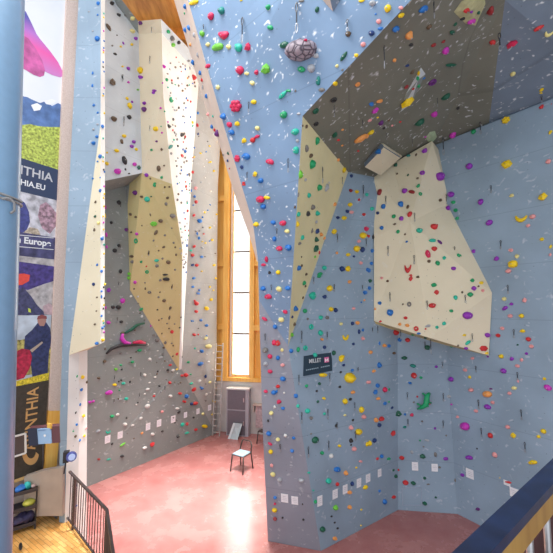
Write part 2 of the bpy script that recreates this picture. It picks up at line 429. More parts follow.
# ---- tall banner
def flat(c, r=.6, n=None, var=.0): return plain(n or 'print_%d_%d_%d' % tuple(int(x*255) for x in c), c, r, 0, var)
ban = empty('advertising_banner', bnp(40, 475, .01), 'tall printed banner on the left wall with mountain photo, text panels and climber photos', 'banner')
lay = [0]
def pr(pts, mat, name='print', step=True):
    if step: lay[0] += 1
    o = .02+lay[0]*.0012
    return MB().poly([bnp(x, y, o) for x, y in pts], NJ*.001).build(name, mat, ban)
def edge_r(y): return 69-(y/475)*26.5
def strip(y0, y1, sl=.31):
    """banner-wide band; y given at px 45; edges follow the wall's perspective"""
    out = []
    for y in (y0, y1):
        k = (306.5-y)/(490-45)
        xr = edge_r(y); out.append([(-14, y+(-14-45)*k), (xr, y+(xr-45)*k)])
    return [out[0][0], out[0][1], out[1][1], out[1][0]]
MB().poly([bnp(-15, -60, .002), bnp(69.5+3, -60, .002), bnp(43, 471, .002), bnp(-15, 492, .002)], NJ*.018).build('backing', flat((.30, .28, .27)), ban)
skyp, nt, b = newmat('printed_sky')
g = N(nt, 'ShaderNodeNewGeometry'); nz = N(nt, 'ShaderNodeTexNoise', Scale=1.2, Detail=4.0); nt.links.new(g.outputs['Position'], nz.inputs['Vector'])
nt.links.new(mix(nt, nz.outputs[0], (.70, .76, .86), (.86, .87, .90)), b.inputs['Base Color'])
pr(strip(-40, 106), skyp, 'sky_print')
navy = flat((.035, .055, .12)); navy2 = flat((.06, .065, .15), var=.4); mblue = plain('print_mountain', (.10, .19, .42), .6, 0, .35, 5)
pr([(-14, 84), (20, 96), (27, 97), (33, 100), (40, 103), (46, 101), (52, 106), (58, 103), (63.4, 106), (62, 132), (-14, 118)], mblue, 'mountain_print')
pr([(31, 105), (37, 103), (42, 106), (40, 110), (34, 111)], flat((.85, .87, .9)), 'snow_print'); pr([(44, 101), (52, 99), (57, 101), (51, 105), (46, 104)], flat((.86, .88, .92)), 'snow_print', False)
grass = plain('print_grass', (.42, .50, .10), .6, 0, .55, 22)
pr([(-14, 116), (22, 125), (30, 124), (38, 126), (50, 127), (62.5, 127), (59.5, 171), (22, 159.5), (-14, 148)], grass, 'grass_print')
# glider wings
wv, nt, b = newmat('print_wing'); g = N(nt, 'ShaderNodeNewGeometry'); sx = N(nt, 'ShaderNodeSeparateXYZ'); nt.links.new(g.outputs[0], sx.inputs[0])
mr = N(nt, 'ShaderNodeMapRange'); mr.inputs[1].default_value = P(45, 76, 7.6).z; mr.inputs[2].default_value = P(45, 8, 7.4).z; nt.links.new(sx.outputs[2], mr.inputs[0])
r = nt.nodes.new('ShaderNodeValToRGB'); e = r.color_ramp.elements; e[0].color = (.62, .22, .55, 1); e[0].position = .1; e[1].color = (.10, .10, .42, 1); e[1].position = .75
x = e.new(.35); x.color = (.80, .12, .42, 1); x = e.new(.55); x.color = (.48, .18, .60, 1); nt.links.new(mr.outputs[0], r.inputs[0]); nt.links.new(r.outputs[0], b.inputs['Base Color'])
pr([(10, 10), (20, 6), (26, 12), (31, 22), (36.5, 34), (40, 39), (50, 51), (58, 62), (63, 72), (63.4, 76), (60, 77.3), (52, 75), (44, 71), (30, 52), (10, 34)], wv, 'wing_print')
pr([(12, 30), (28, 38), (36, 49), (42, 60), (45, 70), (44, 75.5), (40, 77), (34, 75), (24, 69), (12, 60)], plain('print_wing_pink', (.58, .12, .36), .6, 0, .3, 6), 'wing_print')
pr(strip(165.5, 197.5), navy, 'text_panel')
pale1 = plain('print_photo_pale', (.48, .45, .52), .6, 0, .4, 9); dkphoto = plain('print_photo_dark', (.07, .07, .17), .6, 0, .5, 6)
def textobj(body, pos, size, mat, rot90=False, parent=None, name='lettering', bold=.0, xd=U, nd=NJ, align='RIGHT', sx=1.0):
    cu = bpy.data.curves.new(name, 'FONT'); cu.body = body; cu.size = size; cu.align_x = align; cu.align_y = 'BOTTOM_BASELINE'; cu.offset = bold; cu.extrude = .0015
    to = bpy.data.objects.new(name, cu); COL.objects.link(to); bpy.context.view_layer.update()
    me = bpy.data.meshes.new_from_object(to.evaluated_get(bpy.context.evaluated_depsgraph_get())); bpy.data.objects.remove(to)
    X = Vector(xd); Y = Vector((0, 0, 1)); Z = Vector(nd)
    if rot90: X, Y = Vector((0, 0, 1)), -X
    M = Matrix((X*sx, Y, Z)).transposed().to_4x4(); M.translation = pos
    me.transform(M); off = Vector(parent.location)+(Vector(parent.parent.location) if parent.parent else Vector()); me.transform(Matrix.Translation(-off))
    return link(name, me, parent, [mat])
lay[0] += 1; o_ = .02+lay[0]*.0012+.003
ltr = flat((.55, .56, .60)); ltw = flat((.80, .82, .86)); gold = flat((.62, .36, .14))
textobj('CARINTHIA', bnp(52.5, 182, o_), .27, ltr, parent=ban, bold=.004, sx=.95)
textobj('CARINTHIA.EU', bnp(45.3, 190.5, o_), .175, ltw, parent=ban, bold=.003, sx=.9)
pr(strip(197.5, 258.5), plain('print_photo_mist', (.52, .52, .58), .6, 0, .45, 7), 'photo_print')
pr([(-10, 190), (20, 199), (25, 203), (29, 212), (30, 222), (26, 232), (-10, 236)], flat((.06, .07, .25), var=.3), 'photo_print')
pr([(40, 205), (46, 202), (51, 206), (57, 214), (56, 226), (50, 234), (42, 228), (38, 216)], plain('print_photo_red', (.38, .24, .30), .6, 0, .6, 14), 'photo_print')
pr([(24, 232), (30, 227), (38, 229), (41, 236), (30, 239), (23, 238)], plain('print_photo_straw', (.45, .38, .30), .6, 0, .6, 16), 'photo_print')
pr(strip(236, 258.5), dkphoto, 'text_panel')
lay[0] += 1; o_ = .02+lay[0]*.0012+.003
textobj('in Europe', bnp(50.8, 246.5, o_), .19, ltw, parent=ban, bold=.006, sx=.95)
for yy in (236.8, 248.4):
    MB().poly([bnp(-14, yy-5, o_), bnp(53.5, yy+.9, o_), bnp(53.5, yy+1.5, o_), bnp(-14, yy-4.3, o_)], NJ*.001).build('rule_line', ltw, ban)
pr(strip(258.5, 316), plain('print_photo_rock', (.45, .43, .44), .6, 0, .4, 8), 'photo_print')
pr([(-10, 258), (30, 263), (54.5, 266.5), (54, 281), (44, 284), (28, 290), (-10, 284)], flat((.07, .05, .22), var=.4), 'photo_print')
pr([(-10, 276), (24, 273.5), (30, 275), (29, 281), (22, 285), (-10, 286)], flat((.75, .08, .06), var=.1), 'photo_print')
pr([(17, 289), (24, 288), (31, 296), (37, 305), (45, 313), (44, 316), (-10, 314)], navy2, 'photo_print')
pr([(28, 308), (30.5, 309), (31, 312.5), (28.5, 312)], flat((.6, .75, .1)), 'photo_print')
pr([(43, 306), (49, 303), (52.5, 306), (52, 315), (44, 314)], flat((.52, .38, .42), var=.2), 'photo_print')
# third photo: person with red backpack
pr(strip(315, 390), plain('print_photo_sky', (.50, .58, .68), .6, 0, .3, 3), 'photo_print')
pr([(-10, 338), (20, 340), (30, 338), (51.5, 348), (50.5, 372), (-10, 380)], plain('print_photo_bush', (.36, .32, .10), .6, 0, .7, 16), 'photo_print')
pr([(25, 336), (32, 330), (36, 325), (38, 322.5), (46, 322), (50, 328), (51.5, 340), (49, 352), (47.5, 376), (33, 382), (31, 366), (28, 355), (24, 350)], flat((.035, .045, .13), var=.4), 'photo_print')
pr([(37.5, 318), (41, 315.8), (45.5, 316.5), (46.3, 321), (44, 326), (40, 326), (37.5, 322)], flat((.45, .24, .20)), 'photo_print')
pr([(36.8, 319.5), (38, 316), (42, 314.6), (46.5, 316), (47, 319), (42, 318.6)], flat((.28, .08, .08)), 'photo_print')
pr([(15, 352), (22, 348.5), (30, 350), (32, 357), (30, 368), (24, 378), (14, 381)], flat((.40, .02, .06), var=.5), 'photo_print')
pr([(30, 350), (42, 341.5), (43, 342.8), (32, 352.5)], flat((.45, .36, .3)), 'photo_print')
pr([(-10, 389), (20, 380), (49.2, 372.5), (48.5, 380.5), (12, 388), (-10, 394)], plain('print_yellow', (.66, .53, .04), .6, 0, .5, 30), 'photo_print')
pr([(-14, 394), (14, 386.8), (48.6, 380), (43, 470.6), (-15, 490.5)], plain('print_brown', (.055, .045, .035), .6, 0, .2), 'text_panel')
lay[0] += 1; o_ = .02+lay[0]*.0012+.003
textobj('ARINTHIA', bnp(38.6, 386.8, o_), .305, gold, True, ban, bold=.004, sx=.93)
# crescent emblem
pts = []
for i in range(15):
    t = math.radians(-10-160*i/14); pts.append((30.5+8.5*math.cos(t), 452.5-12.5*math.sin(t)))
for i in range(15):
    t = math.radians(-170+160*i/14); pts.append((31+5.0*math.cos(t), 450.5-8*math.sin(t)))
pr(pts, gold, 'emblem_print')

# framed board, control box, projector
fb = empty('framed_board', bnp(17, 455, .1), 'small dark board in a white frame on the brown banner end', 'picture frame')
fp = [(-4, 441.5), (25.3, 433.5), (25.6, 453), (-4, 462.5)]
MB().poly([bnp(x, y, .05) for x, y in fp], NJ*.05).build('board', flat((.10, .075, .07)), fb)
mb = MB()
for i in range(4): mb.bar(bnp(*fp[i], .11), bnp(*fp[(i+1) % 4], .11), .032)
mb.build('frame', white, fb)
bx = empty('wall_monitor', bnp(47, 444, .3), 'dark wall box with a pale blue screen, tilted above the cart corner', 'monitor')
A = [bnp(31, 429, .42), bnp(40, 428.5, .62), bnp(40, 445, .62), bnp(33.5, 445.5, .42)]
q0, q1, q2, q3 = P(30, 428.5, 6.75), P(59.5, 426.0, 7.0), P(60.3, 442.7, 7.0), P(31.5, 444.5, 6.75)
MB().poly([q0, q1, q2, q3], Vector((-.09, .15, 0))).build('casing', flat((.13, .045, .055), .4), bx)
def bl(u, v, o=0):
    a = q0.lerp(q1, u); b2_ = q3.lerp(q2, u); return a.lerp(b2_, v)+Vector((.03, -.2, 0)).normalized()*o
MB().poly([bl(-.02, -.02), bl(.27, .0), bl(.27, 1), bl(-.02, 1.02)], Vector((.005, -.06, 0))).build('side_panel', flat((.012, .018, .045), .4), bx)
MB().poly([bl(.27, .05), bl(.71, .05), bl(.71, .97), bl(.27, .97)], Vector((.003, -.035, 0))).build('screen', flat((.30, .48, .72), .25), bx)
MB().poly([bl(.47, .42, .04), bl(.53, .38, .04), bl(.55, .5, .04), bl(.49, .56, .04)], Vector((0, -.004, 0))).build('screen_symbol', flat((.9, .93, .95)), bx)
MB().poly([bl(.30, .10, .04), bl(.55, .10, .04), bl(.55, .15, .04), bl(.30, .15, .04)], Vector((0, -.004, 0))).build('screen_symbol', flat((.15, .25, .45)), bx)
mb = MB(); c = bl(.66, -.05); mb.box(c, (.07, .05, .10)); mb.build('clip', flat((.75, .45, .08)), bx)

pj = P(71, 456, 7.2); spot = empty('spotlight', pj-Vector((0, 0, .15)), 'blue and white spotlight clamped beside the start of the black railing', 'lamp')
ax = Vector((.55, -.75, .15)).normalized()
mb = MB(); mb.bar(pj-ax*.12, pj+ax*.06, .10, .19, seg=20); mb.bar(pj+ax*.06, pj+ax*.12, .17, seg=20); mb.build('housing', flat((.07, .09, .33), .3, var=.3), spot)
MB().bar(pj+ax*.12, pj+ax*.13, .12, seg=20).build('lens', flat((.45, .55, .85), .15), spot)
mb = MB(); mb.box(pj+Vector((-.15, .1, -.05)), (.10, .14, .2), Matrix.Rotation(.4, 3, 'Z')); mb.bar(pj+Vector((-.12, .05, -.1)), pj+Vector((-.14, .03, -.35)), .03, seg=8); mb.build('bracket', black, spot)
# cable down from the monitor
cab2 = plain('dark_cable', (.09, .07, .07), .6)
pts = [bnp(43, 445, .1), bnp(43.2, 462, .08), bnp(41.8, 478, .1), bnp(40, 492, .12), bnp(36.5, 503, .15), bnp(35, 512, .14)]
MB().tube(pts, .013, 6).build('power_cable', cab2, None, True)
setp(COL.objects['power_cable'], 'black cable hanging down from the wall monitor to the shelf cart', 'cable')
MB().tube([bnp(43.5, 471, .12), bnp(48, 471.5, .12), bnp(53, 471, .12), bnp(58, 477, .1), bnp(62, 481, .06)], .012, 6).build('wall_conduit', plain('conduit', (.42, .36, .33), .5), None, True)
setp(COL.objects['wall_conduit'], 'thin pale conduit running from the timber post to the railing corner', 'conduit')

# shelf cart
cc = onz(22.5, 532, GZ); ca = Vector((.80, .60, 0)); cbk = Vector((-.6, .8, 0))   # width axis, depth axis
cart = empty('shelf_cart', cc, 'black three-tier shelf cart loaded with gear under the banner', 'cart')
def cp_(u, v, z): return Vector((cc.x, cc.y, GZ+z))+ca*u+cbk*v
Rc = Matrix((ca, cbk, Vector((0, 0, 1)))).transposed()
for u in (-.2, .2):
    for v in (-.02, .22):
        MB().bar(cp_(u, v, .08), cp_(u, v, .82 if v < .1 else .92), .03, seg=8).build('post', black, cart)
        mb = MB(); mb.bar(cp_(u-.012, v, .04), cp_(u+.012, v, .04), .001); mb.bm.clear()
        mb.bar(cp_(u, v, .04)-ca*.014, cp_(u, v, .04)+ca*.014, .08, seg=14); mb.build('wheel', black, cart)
for z in (.10, .42, .74):
    mb = MB(); mb.box(cp_(0, .10, z), (.43, .28, .025), Rc)
    mb.box(cp_(0, -.03, z+.03), (.43, .012, .05), Rc); mb.box(cp_(0, .235, z+.03), (.43, .012, .05), Rc); mb.build('shelf', flat((.045, .04, .05), .4), cart)
def lump(name, c, r, mat, label, cat, jit=.03, sub=3):
    o = MB().ball(c, r, sub, jit, Rc).build(name, mat, None, True); setp(o, label, cat); return o
lump('climbing_shoe_bag', cp_(-.08, .10, .815), (.11, .09, .065), flat((.04, .20, .62), .5, var=.3), 'blue bag on the top shelf of the black cart', 'bag')
lump('chalk_bag', cp_(.04, .10, .83), (.06, .07, .08), flat((.05, .58, .55), .5), 'turquoise bag beside the blue one on the cart top', 'bag')
lump('cloth_bundle', cp_(.14, .10, .80), (.055, .08, .05), flat((.55, .38, .36), .7, var=.4), 'pinkish cloth bundle at the right end of the cart top', 'cloth')
lump('helmet', cp_(.08, .08, .50), (.11, .09, .07), flat((.62, .62, .10), .35), 'yellow-green helmet on the middle shelf of the cart', 'helmet', .01)
lump('rope_bag', cp_(0, .10, .22), (.19, .12, .11), flat((.04, .035, .10), .6, var=.5), 'dark purple rope bag filling the lowest cart shelf', 'bag', .05)
lump('power_brick', onz(20.5, 548, GZ)+Vector((0, 0, .03)), (.03, .12, .03), black, 'small black rod-shaped item lying on the parquet floor', 'fitting', 0)

# railings on the gallery
def railing(name, segs, label, z0, h, step, mat, r=.016):
    rt = empty(name, Vector((segs[0][0].x, segs[0][0].y, z0)), label, 'railing')
    for k, (a, b) in enumerate(segs):
        a = Vector((a.x, a.y, z0)); b = Vector((b.x, b.y, z0)); L = (b-a).length
        MB().bar(a+ZU*h, b+ZU*h, .045, .03, up=ZU).build('handrail', mat, rt)
        MB().bar(a+ZU*.08, b+ZU*.08, .035, .02, up=ZU).build('bottom_rail', mat, rt)
        n = max(2, round(L/step))
        for i in range(n+1):
            if k and i == 0: continue
            p = a.lerp(b, i/n); post = i in (0, n) or i == n//3
            if post: MB().bar(p, p+ZU*h, .042).build('post', mat, rt)
            else: MB().bar(p+ZU*.08, p+ZU*h, r, seg=6).build('baluster', mat, rt)
    return rt
railing('gallery_railing', [(g0, g1t), (g1t, g2t)], 'dark steel railing with thin balusters between parquet gallery and red floor', GZ, 1.0, .125, plain('railing_brown', (.07, .052, .055), .4, .3))
# near handrail, lower right
hh = .60; ra = onz(553, 474.5, H-hh); rb = onz(477, 553, H-hh)
rd = (ra-rb).normalized(); ro = Vector((rd.y, -rd.x, 0))   # ro: to the right/near side
hr = empty('stair_railing', Vector((rb.x, rb.y, H-1.65)), 'navy topped timber handrail with steel balusters in the lower right corner', 'railing')
A_, B__ = rb-rd*.5, ra+rd*1.2
wv_ = .058
def rp(p, o, z): return p+ro*o+ZU*z
mb = MB(); mb.bar(rp(A_, 0, 0), rp(B__, 0, 0), wv_, .028, up=ZU); mb.build('handrail', flat((.010, .024, .075), .4, var=.3), hr)
mb = MB(); mb.bar(rp(A_, .002, -.046), rp(B__, .002, -.046), .05, .064, up=ZU); mb.build('timber_rail', woodmat('rail_timber', (.32, .17, .04), (.45, .27, .07)), hr)
k = 0.0
while k < 2.2:
    p = rp(A_, .005, -.08)+rd*k
    MB().bar(p, p-ZU*.98, .022, seg=10).build('baluster', steel, hr); k += .17
MB().bar(rp(A_, .02, -1.05), rp(B__, .02, -1.05), .03, .04, up=ZU).build('bottom_rail', darkb, hr)
maroon = plain('dark_floor', (.07, .02, .022), .6, 0, .1)
q = [rp(A_, -.06, 0), rp(B__, -.06, 0), rp(B__, 2.0, 0), rp(A_, 2.0, 0)]
setp(MB().poly([Vector((p.x, p.y, H-1.65)) for p in q], (0, 0, -.2)).build('floor.002', maroon), kind='structure')
mb = MB(); a, b = rp(A_, -.075, 0), rp(B__, -.075, 0); a.z = b.z = H-1.30; mb.bar(a, b, .02, .9, up=ZU)
setp(mb.build('trim_40', maroon), kind='structure')

# ---- far end: cabinet, board, chairs, ladder, bracket
cz = empty('storage_cabinet', Wp(240, 436, .4)*1, 'tall grey two-door cabinet below the window at the end wall', 'cabinet')
s0, s1 = S(229.6, 400), S(248.3, 400); zt = Wp(238, 389.5, .5).z; cz.location = wpt((s0+s1)/2, 0, .3)
wbox(MB(), s0, s1+.12, 0, zt, .05, .38).build('body', plain('cabinet_grey', (.42, .41, .46), .5, 0, .05), cz)
dg = plain('cabinet_door', (.16, .145, .175), .5, 0, .06)
zmid = Wp(238, 411, .5).z
for a, b in ((.05, zmid-.03), (zmid+.03, zt-.06)):
    wbox(MB(), s0+.05, s1-.02, a, b, .38, .405).build('door', dg, cz); wbox(MB(), s1-.10, s1-.07, (a+b)/2-.08, (a+b)/2+.08, .405, .425).build('handle', steel, cz.children[-1])
wbox(MB(), s0-.01, s1+.14, zt-.03, zt+.02, .03, .42).build('top', white, cz)
# tilted board leaning on it
bp0, bp1, bp2, bp3 = onz(228, 438.5, 0), onz(237.5, 440, 0), None, None
tp0 = P(233.3, 423, bp0.y+.10); tp1 = P(242.3, 424, bp0.y+.10)
o = MB().poly([bp0, bp1, tp1, tp0], Vector((0, .05, 0))).build('leaning_board', flat((.50, .60, .64), .5)); setp(o, 'pale blue board leaning against the grey cabinet', 'board')
MB().poly([bp0+Vector((-.005, -.03, .0)), bp0.lerp(bp1, .22)+Vector((0, -.03, 0)), tp0.lerp(tp1, .22)+Vector((0, -.03, 0)), tp0+Vector((-.005, -.03, 0))], Vector((0, .02, 0))).build('border', flat((.75, .82, .86), .5), o)
# chairs
def chair(loc, rz, label, seatmat, sc=1):
    t = empty('chair', loc, label, 'chair'); t.rotation_euler.z = rz
    def bld(mb, name, mat, sm=False):
        o = mb; bmesh.ops.recalc_face_normals(mb.bm, faces=mb.bm.faces); me = bpy.data.meshes.new(name); mb.bm.to_mesh(me); mb.bm.free()
        for p in me.polygons: p.use_smooth = sm
        return link(name, me, t, [mat])
    mb = MB(); mb.box((0, 0, .45), (.36, .36, .03), bev=.012); bld(mb, 'seat', seatmat)
    for sx_ in (-1, 1):
        bld(MB().tube([(sx_*.21, -.22, 0), (sx_*.19, -.17, .44)], .019, 8), 'leg', darkb, True)
        bld(MB().tube([(sx_*.21, .25, 0), (sx_*.19, .18, .44), (sx_*.18, .22, .60), (sx_*.15, .24, .69)], .019, 8), 'leg', darkb, True)
    bld(MB().tube([(-.15, .24, .69), (-.1, .245, .71), (.1, .245, .71), (.15, .24, .69)], .016, 8), 'backrest', darkb, True)
    bld(MB().tube([(-.19, -.17, .43), (.19, -.17, .43), (.19, .18, .43), (-.19, .18, .43)], .012, 8, True), 'seat_frame', darkb, True)
    t.scale = (sc,)*3; return t
c1_ = onz(241.5, 470, 0)
chair(c1_, -.55, 'small dark-framed chair with pale blue seat standing alone on the red floor', flat((.30, .46, .56), .5), 1.18)
c2_ = onz(265, 443, 0)
chair(c2_, -2.2, 'dark chair at the end wall, half hidden by the pillar foot', flat((.05, .035, .035), .5), 1.05)
# ladder
la = empty('ladder', Vector(Wp(220, 434, .5)), 'narrow ladder leaning at the end wall left of the window', 'ladder'); la.location.z = 0
lb = wpt(S(220.6, 434), 0, .55); lt = P(219.6, 343, lb.y-.1); la.location = lb
wx = wd*.15
for s in (-1, 1):
    MB().bar(lb+wx*s, lt+wx*s, .045, .035).build('rail', alu, la)
nr = 15
for i in range(nr):
    p = lb.lerp(lt, (i+.6)/nr); MB().bar(p-wx, p+wx, .03, seg=6).build('rung', alu, la)
# bracket with cloth
mb = MB(); s = S(258.5, 400); z = Wp(258, 403.5).z
wbox(mb, s-.2, s+.3, z-.04, z+.02, 0, .22); wbox(mb, s-.2, s-.15, z-.32, z-.04, 0, .16)
o = mb.build('wall_shelf', flat((.58, .48, .42), .6)); setp(o, 'small pale bracket shelf on the end wall beside the pillar', 'shelf')
mb = MB(); wbox(mb, s-.10, s+.25, z-.95, z-.06, .02, .09)
for v in mb.bm.verts: v.co += noise.noise_vector(v.co*3)*.05
o = mb.build('hanging_cloth', flat((.55, .42, .44), .8, var=.25)); setp(o, 'pinkish cloth hanging under the small bracket shelf', 'cloth')
# black sign
def Bn(px, py, o=0): return onpl(px, py, b2+nB*o, nB)
sg = empty('wall_sign', Bn(317, 366, .02), 'black sign with white lettering and pink emblem on the blue alcove side wall', 'sign')
MB().poly([Bn(303.8, 356, .02), Bn(331.2, 352.3, .02), Bn(331.8, 370.6, .02), Bn(303.2, 376, .02)], nB*.02).build('board', flat((.018, .045, .075), .4), sg)
du = (b3-b2).normalized(); o_ = .043
textobj('MILLET', Bn(309, 363.2, o_), .125, flat((.62, .66, .70)), parent=sg, xd=du, nd=nB, align='LEFT', bold=.002, sx=.92)
MB().poly([Bn(x, y, o_) for x, y in ((324.2, 357.5), (328.7, 356.8), (329, 362), (324.5, 362.7))], nB*.003).build('emblem', flat((.75, .16, .38)), sg)
M_ = [(325, 361.8), (325, 358.2), (326.6, 360), (328.2, 357.9), (328.4, 361.3), (327.6, 361.4), (327.4, 359.8), (326.7, 361), (325.9, 360), (325.8, 361.7)]
MB().poly([Bn(x, y, o_+.003) for x, y in M_], nB*.002).build('emblem_letter', flat((.9, .9, .92)), sg)
mb = MB()
for i in range(13):
    x = 306+i*1.85
    if i in (7,): continue
    mb.poly([Bn(x, 369.6-i*.36, o_), Bn(x+1.3, 369.4-i*.36, o_), Bn(x+1.3, 370.5-i*.36, o_), Bn(x, 370.7-i*.36, o_)], nB*.001)
mb.build('small_print', flat((.30, .42, .50)), sg)
# ================================================================ VOLUMES ON THE WALLS
def hit(px, py, only=None):
    d = ray(px, py).normalized(); best = None
    for bv, reg in ([only] if only else BV):
        l, n, i, t = bv.ray_cast(CAM, d)
        if l is not None and (best is None or t < best[3]):
            if n.dot(d) > 0: n = -n
            best = (l, n, reg[i], t)
    return best
def hitw(px, py, off=0):
    h = hit(px, py, bv_wall); return h[0]-ray(px, py).normalized()*off
def volume(name, V, faces, ext, back, label, cat, group=None):
    o = relief(name, V, faces, ext, back); del o['kind']; return setp(o, label, cat, group)
bxr = 'big cream box'
V = dict(f0=hitw(374.3, 177, .02), f1=hitw(392, 164, .05), f2=hitw(432, 141, .12), f3=D_(441, 152)+nD*.02, f4=D_(451, 203)+nD*.05, f5=P(410, 222, 8.75), f6=hitw(374, 236, .05),
 f7=hitw(374, 321, .02)+nB*.0, f8=D_(494.5, 293)+nD*.12, f9=D_(492, 355)+nD*.15, f10=P(430, 338, 8.30),
 u1=hitw(376, 324), u2=hitw(398, 331.5), u3=E_(452, 347), u4=D_(489, 356.5))
ob = volume('climbing_volume', V, [
 (['f0','f1','f5','f6'], cream, bxr), (['f1','f2','f5'], cream, bxr), (['f2','f3','f4','f5'], cream, bxr),
 (['f6','f5','f10','f7'], cream, bxr), (['f5','f4','f8','f9','f10'], cream, bxr),
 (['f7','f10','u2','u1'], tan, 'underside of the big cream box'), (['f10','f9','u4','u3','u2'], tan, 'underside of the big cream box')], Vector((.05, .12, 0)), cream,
 'huge cream faceted box volume filling the alcove corner below the overhang', 'climbing volume')
q = [(383.7, 147.3), (400.3, 158), (380.5, 175.3), (364.8, 167)]
gr = 'small cream box under the overhang'
Vs = {('g%d' % i): hitw(x, y, .42 if i != 3 else .36) for i, (x, y) in enumerate(q)}
Vs['k0'] = hitw(381, 143.5, .04); Vs['k3'] = hitw(364, 163, .04); Vs['k1'] = hitw(402, 156.5, .02)
volume('climbing_volume', Vs, [(['g0','g1','g2','g3'], cream, gr), (['k0','g0','g3','k3'], ovh2, 'side of the small box'), (['k0','k1','g1','g0'], ovh2, 'side of the small box')], Vector((.05, .1, .1)), cream,
 'small cream box volume hanging under the dark overhang, above the huge cream box', 'climbing volume')
def pyr(pts, apex, h, mats, label, region, name='climbing_volume'):
    V = {('p%d' % i): hitw(x, y, .01) for i, (x, y) in enumerate(pts)}; V['a'] = hitw(apex[0], apex[1], h)
    n = len(pts); return volume(name, V, [(['p%d' % i, 'p%d' % ((i+1) % n), 'a'], mats[i % len(mats)], region) for i in range(n)], Vector((0, .06, .06)), mats[0], label, 'climbing volume')
pyr([(321, -2), (333, 11.5), (341.5, -2), (330, -14)], (329.5, -3), .22, [beige, ovh2], 'beige and blue pyramid volume at the top of the blue pillar', 'pyramid volume')
pyr([(421, 67.5), (425.5, 74), (411, 104), (400.5, 112), (406, 94)], (418, 80), .16, [palem, grey], 'long pale faceted volume on the dark overhang with a long yellow hold', 'long pale volume')
pyr([(454, 12), (462, 1), (484, -6), (485.5, 4), (475.5, 25.5), (466, 24)], (471, 10), .14, [plain('volume_olive', (.50, .50, .28), .7)], 'olive yellow volume with purple and red holds high on the dark overhang', 'olive volume')
pyr([(426, 137), (430, 132), (435, 131), (437, 137), (432, 143), (428, 142)], (431, 136), .12, [plain('volume_green', (.42, .55, .36), .7)], 'small pale green volume where the overhang meets the huge cream box', 'pale green volume')

